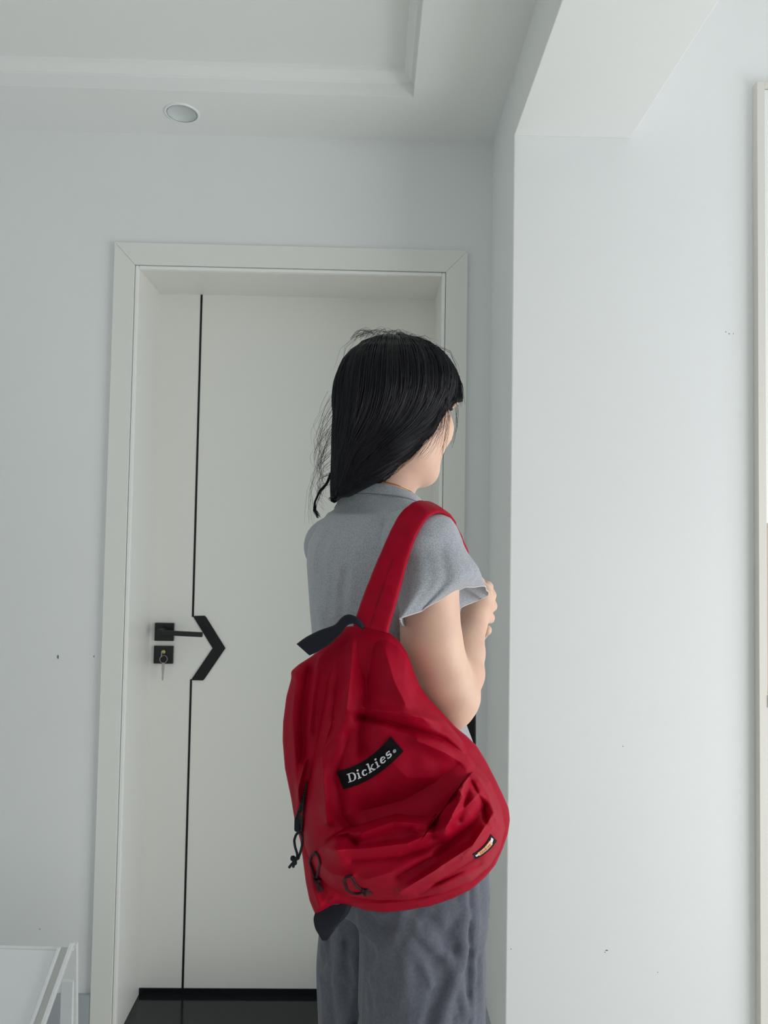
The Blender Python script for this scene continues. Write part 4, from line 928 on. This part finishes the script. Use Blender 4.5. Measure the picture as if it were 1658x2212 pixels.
def stroke_mesh(f, strokes, lift, depth):
    """strokes: list of (points in patch space, width) drawn as raised flat bands"""
    b = MB(); XY = []; OF = []; FF = []
    for pts, w_ in strokes:
        p = np.array(pts, float); n = len(p); T_ = np.gradient(p, axis=0) if n > 2 else np.repeat((p[1:]-p[:1]), 2, 0)
        T_ /= np.linalg.norm(T_*A3(ASP, 1)[:2], axis=1, keepdims=True); Nn = np.stack([-T_[:, 1]/ASP, T_[:, 0]*ASP], 1)
        ww = w_ if hasattr(w_, '__len__') else [w_]*n
        L_ = [p[i]+Nn[i]*ww[i]/2 for i in range(n)]; R_ = [p[i]-Nn[i]*ww[i]/2 for i in range(n)]
        n0 = len(XY)
        for q in (L_, R_):
            for lf in (lift, lift-depth):
                for s_, t_ in q: XY.append(f(s_, t_)); OF.append(lf)
        F = []
        for i in range(n-1):
            F += [(i, i+1, 2*n+i+1, 2*n+i), (n+i, n+i+1, i+1, i), (2*n+i, 2*n+i+1, 3*n+i+1, 3*n+i)]
        F += [(0, 2*n, 3*n, n), (n-1, 2*n-1, 4*n-1, 3*n-1)]
        FF += [tuple(i+n0 for i in q) for q in F]
    b.add(on_front(XY, OF), FF)
    return b
def arc(cx, cy, rx, ry, a0, a1, n=14): return [(cx+rx*math.cos(math.radians(a)), cy+ry*math.sin(math.radians(a))) for a in np.linspace(a0, a1, n)]
# letter shapes: x to the right, y up, cap height 1, x-height .64; each returns (strokes, advance)
def letters():
    st, th_ = .17, .10
    i_ = lambda x: [([(x+.15, 0), (x+.15, .62)], st), ([(x, .045), (x+.31, .045)], .10), ([(x+.02, .60), (x+.18, .60)], .10), (arc(x+.16, .86, .055, .055, 0, 360, 12), .11)]
    L_ = []; x = 0
    L_ += [([(x+.17, 0), (x+.17, .90)], .19), ([(x-.02, .04), (x+.42, .04)], .09), ([(x, .87), (x+.42, .87)], .09), (arc(x+.38, .455, .27, .415, 90, -90, 16), [.09]*3+[.14]+[.19]*8+[.14]+[.09]*3)]; x += .80
    L_ += i_(x); x += .42
    L_ += [(arc(x+.26, .31, .19, .27, 40, 320, 18), [.10]*4+[.14]+[.18]*7+[.14]+[.10]*5), (arc(x+.38, .50, .03, .03, 0, 360, 10), .10)]; x += .54
    L_ += [([(x+.16, 0), (x+.16, .98)], st), ([(x, .045), (x+.30, .045)], .10), ([(x, .95), (x+.18, .95)], .10), ([(x+.20, .28), (x+.46, .58)], .10), ([(x+.27, .36), (x+.50, .05)], .16), ([(x+.38, .60), (x+.58, .60)], .09), ([(x+.38, .045), (x+.62, .045)], .10)]; x += .70
    L_ += i_(x); x += .42
    L_ += [(arc(x+.26, .31, .19, .27, 0, 320, 20), [.10]*5+[.14]+[.18]*8+[.12]*6), ([(x+.10, .33), (x+.46, .33)], .085)]; x += .54
    L_ += [(arc(x+.25, .455, .145, .135, 20, 270, 12)+arc(x+.25, .175, .155, .145, 90, -160, 12)[1:], [.10]*4+[.15]*14+[.10]*5), ([(x+.40, .60), (x+.40, .44)], .07), ([(x+.085, .02), (x+.085, .20)], .07)]; x += .50
    return L_, x
fpatch = patch_map((726, 1666), (843.5, 1591), (871, 1622.5), (741, 1705), (3, 13), (2, 13))
ASP = 139.0/41.0
pt = patch('name_patch', fpatch, M_patch, bag)
L_, Wt = letters()
s0_, s1_, base, cap = .115, .865, .735, .50
def tolet(L_, s0_, s1_, base, cap, shear=.14):
    sx = (s1_-s0_)/Wt; out = []
    for pts, w_ in L_:
        q = [(s0_+(px_+shear*py_)*sx, base-py_*cap) for px_, py_ in pts]
        out.append((q, (np.array(w_)*cap if hasattr(w_, '__len__') else w_*cap)))
    return out
stroke_mesh(fpatch, tolet(L_, s0_, s1_, base, cap), .0040, .0024).out('lettering', M_let, pt)
Rg = [(arc(.915, .66, .020, .068, 0, 360, 16), .022), ([(.909, .70), (.909, .625)], .018), (arc(.912, .64, .009, .018, 90, -90, 6), .015), ([(.913, .66), (.922, .70)], .015)]
stroke_mesh(fpatch, Rg, .0038, .0022).out('registered_mark', M_let, pt)
flab = patch_map((1020, 1846), (1060, 1802), (1073, 1816), (1027, 1856), (5, 3), (4, 3))
ASP = 58.0/15.0
lb = patch('pocket_label', flab, M_patch, pk, off=.0008, thick=.0014)
stroke_mesh(flab, [([(.16, .5), (.30, .5), (.5, .5), (.7, .5), (.80, .5)], .55)], .0030, .0014).out('label_stripe', M_peach, lb)
stroke_mesh(flab, tolet(L_, .22, .72, .70, .40), .0036, .0014).out('lettering', mat('label_thread', srgb(150, 84, 60), .8), lb)
stroke_mesh(flab, [([(.06, .55), (.12, .5), (.16, .5)], .30), ([(.80, .5), (.88, .42), (.93, .35)], .34)], .0028, .0012).out('label_ends', M_let, lb)
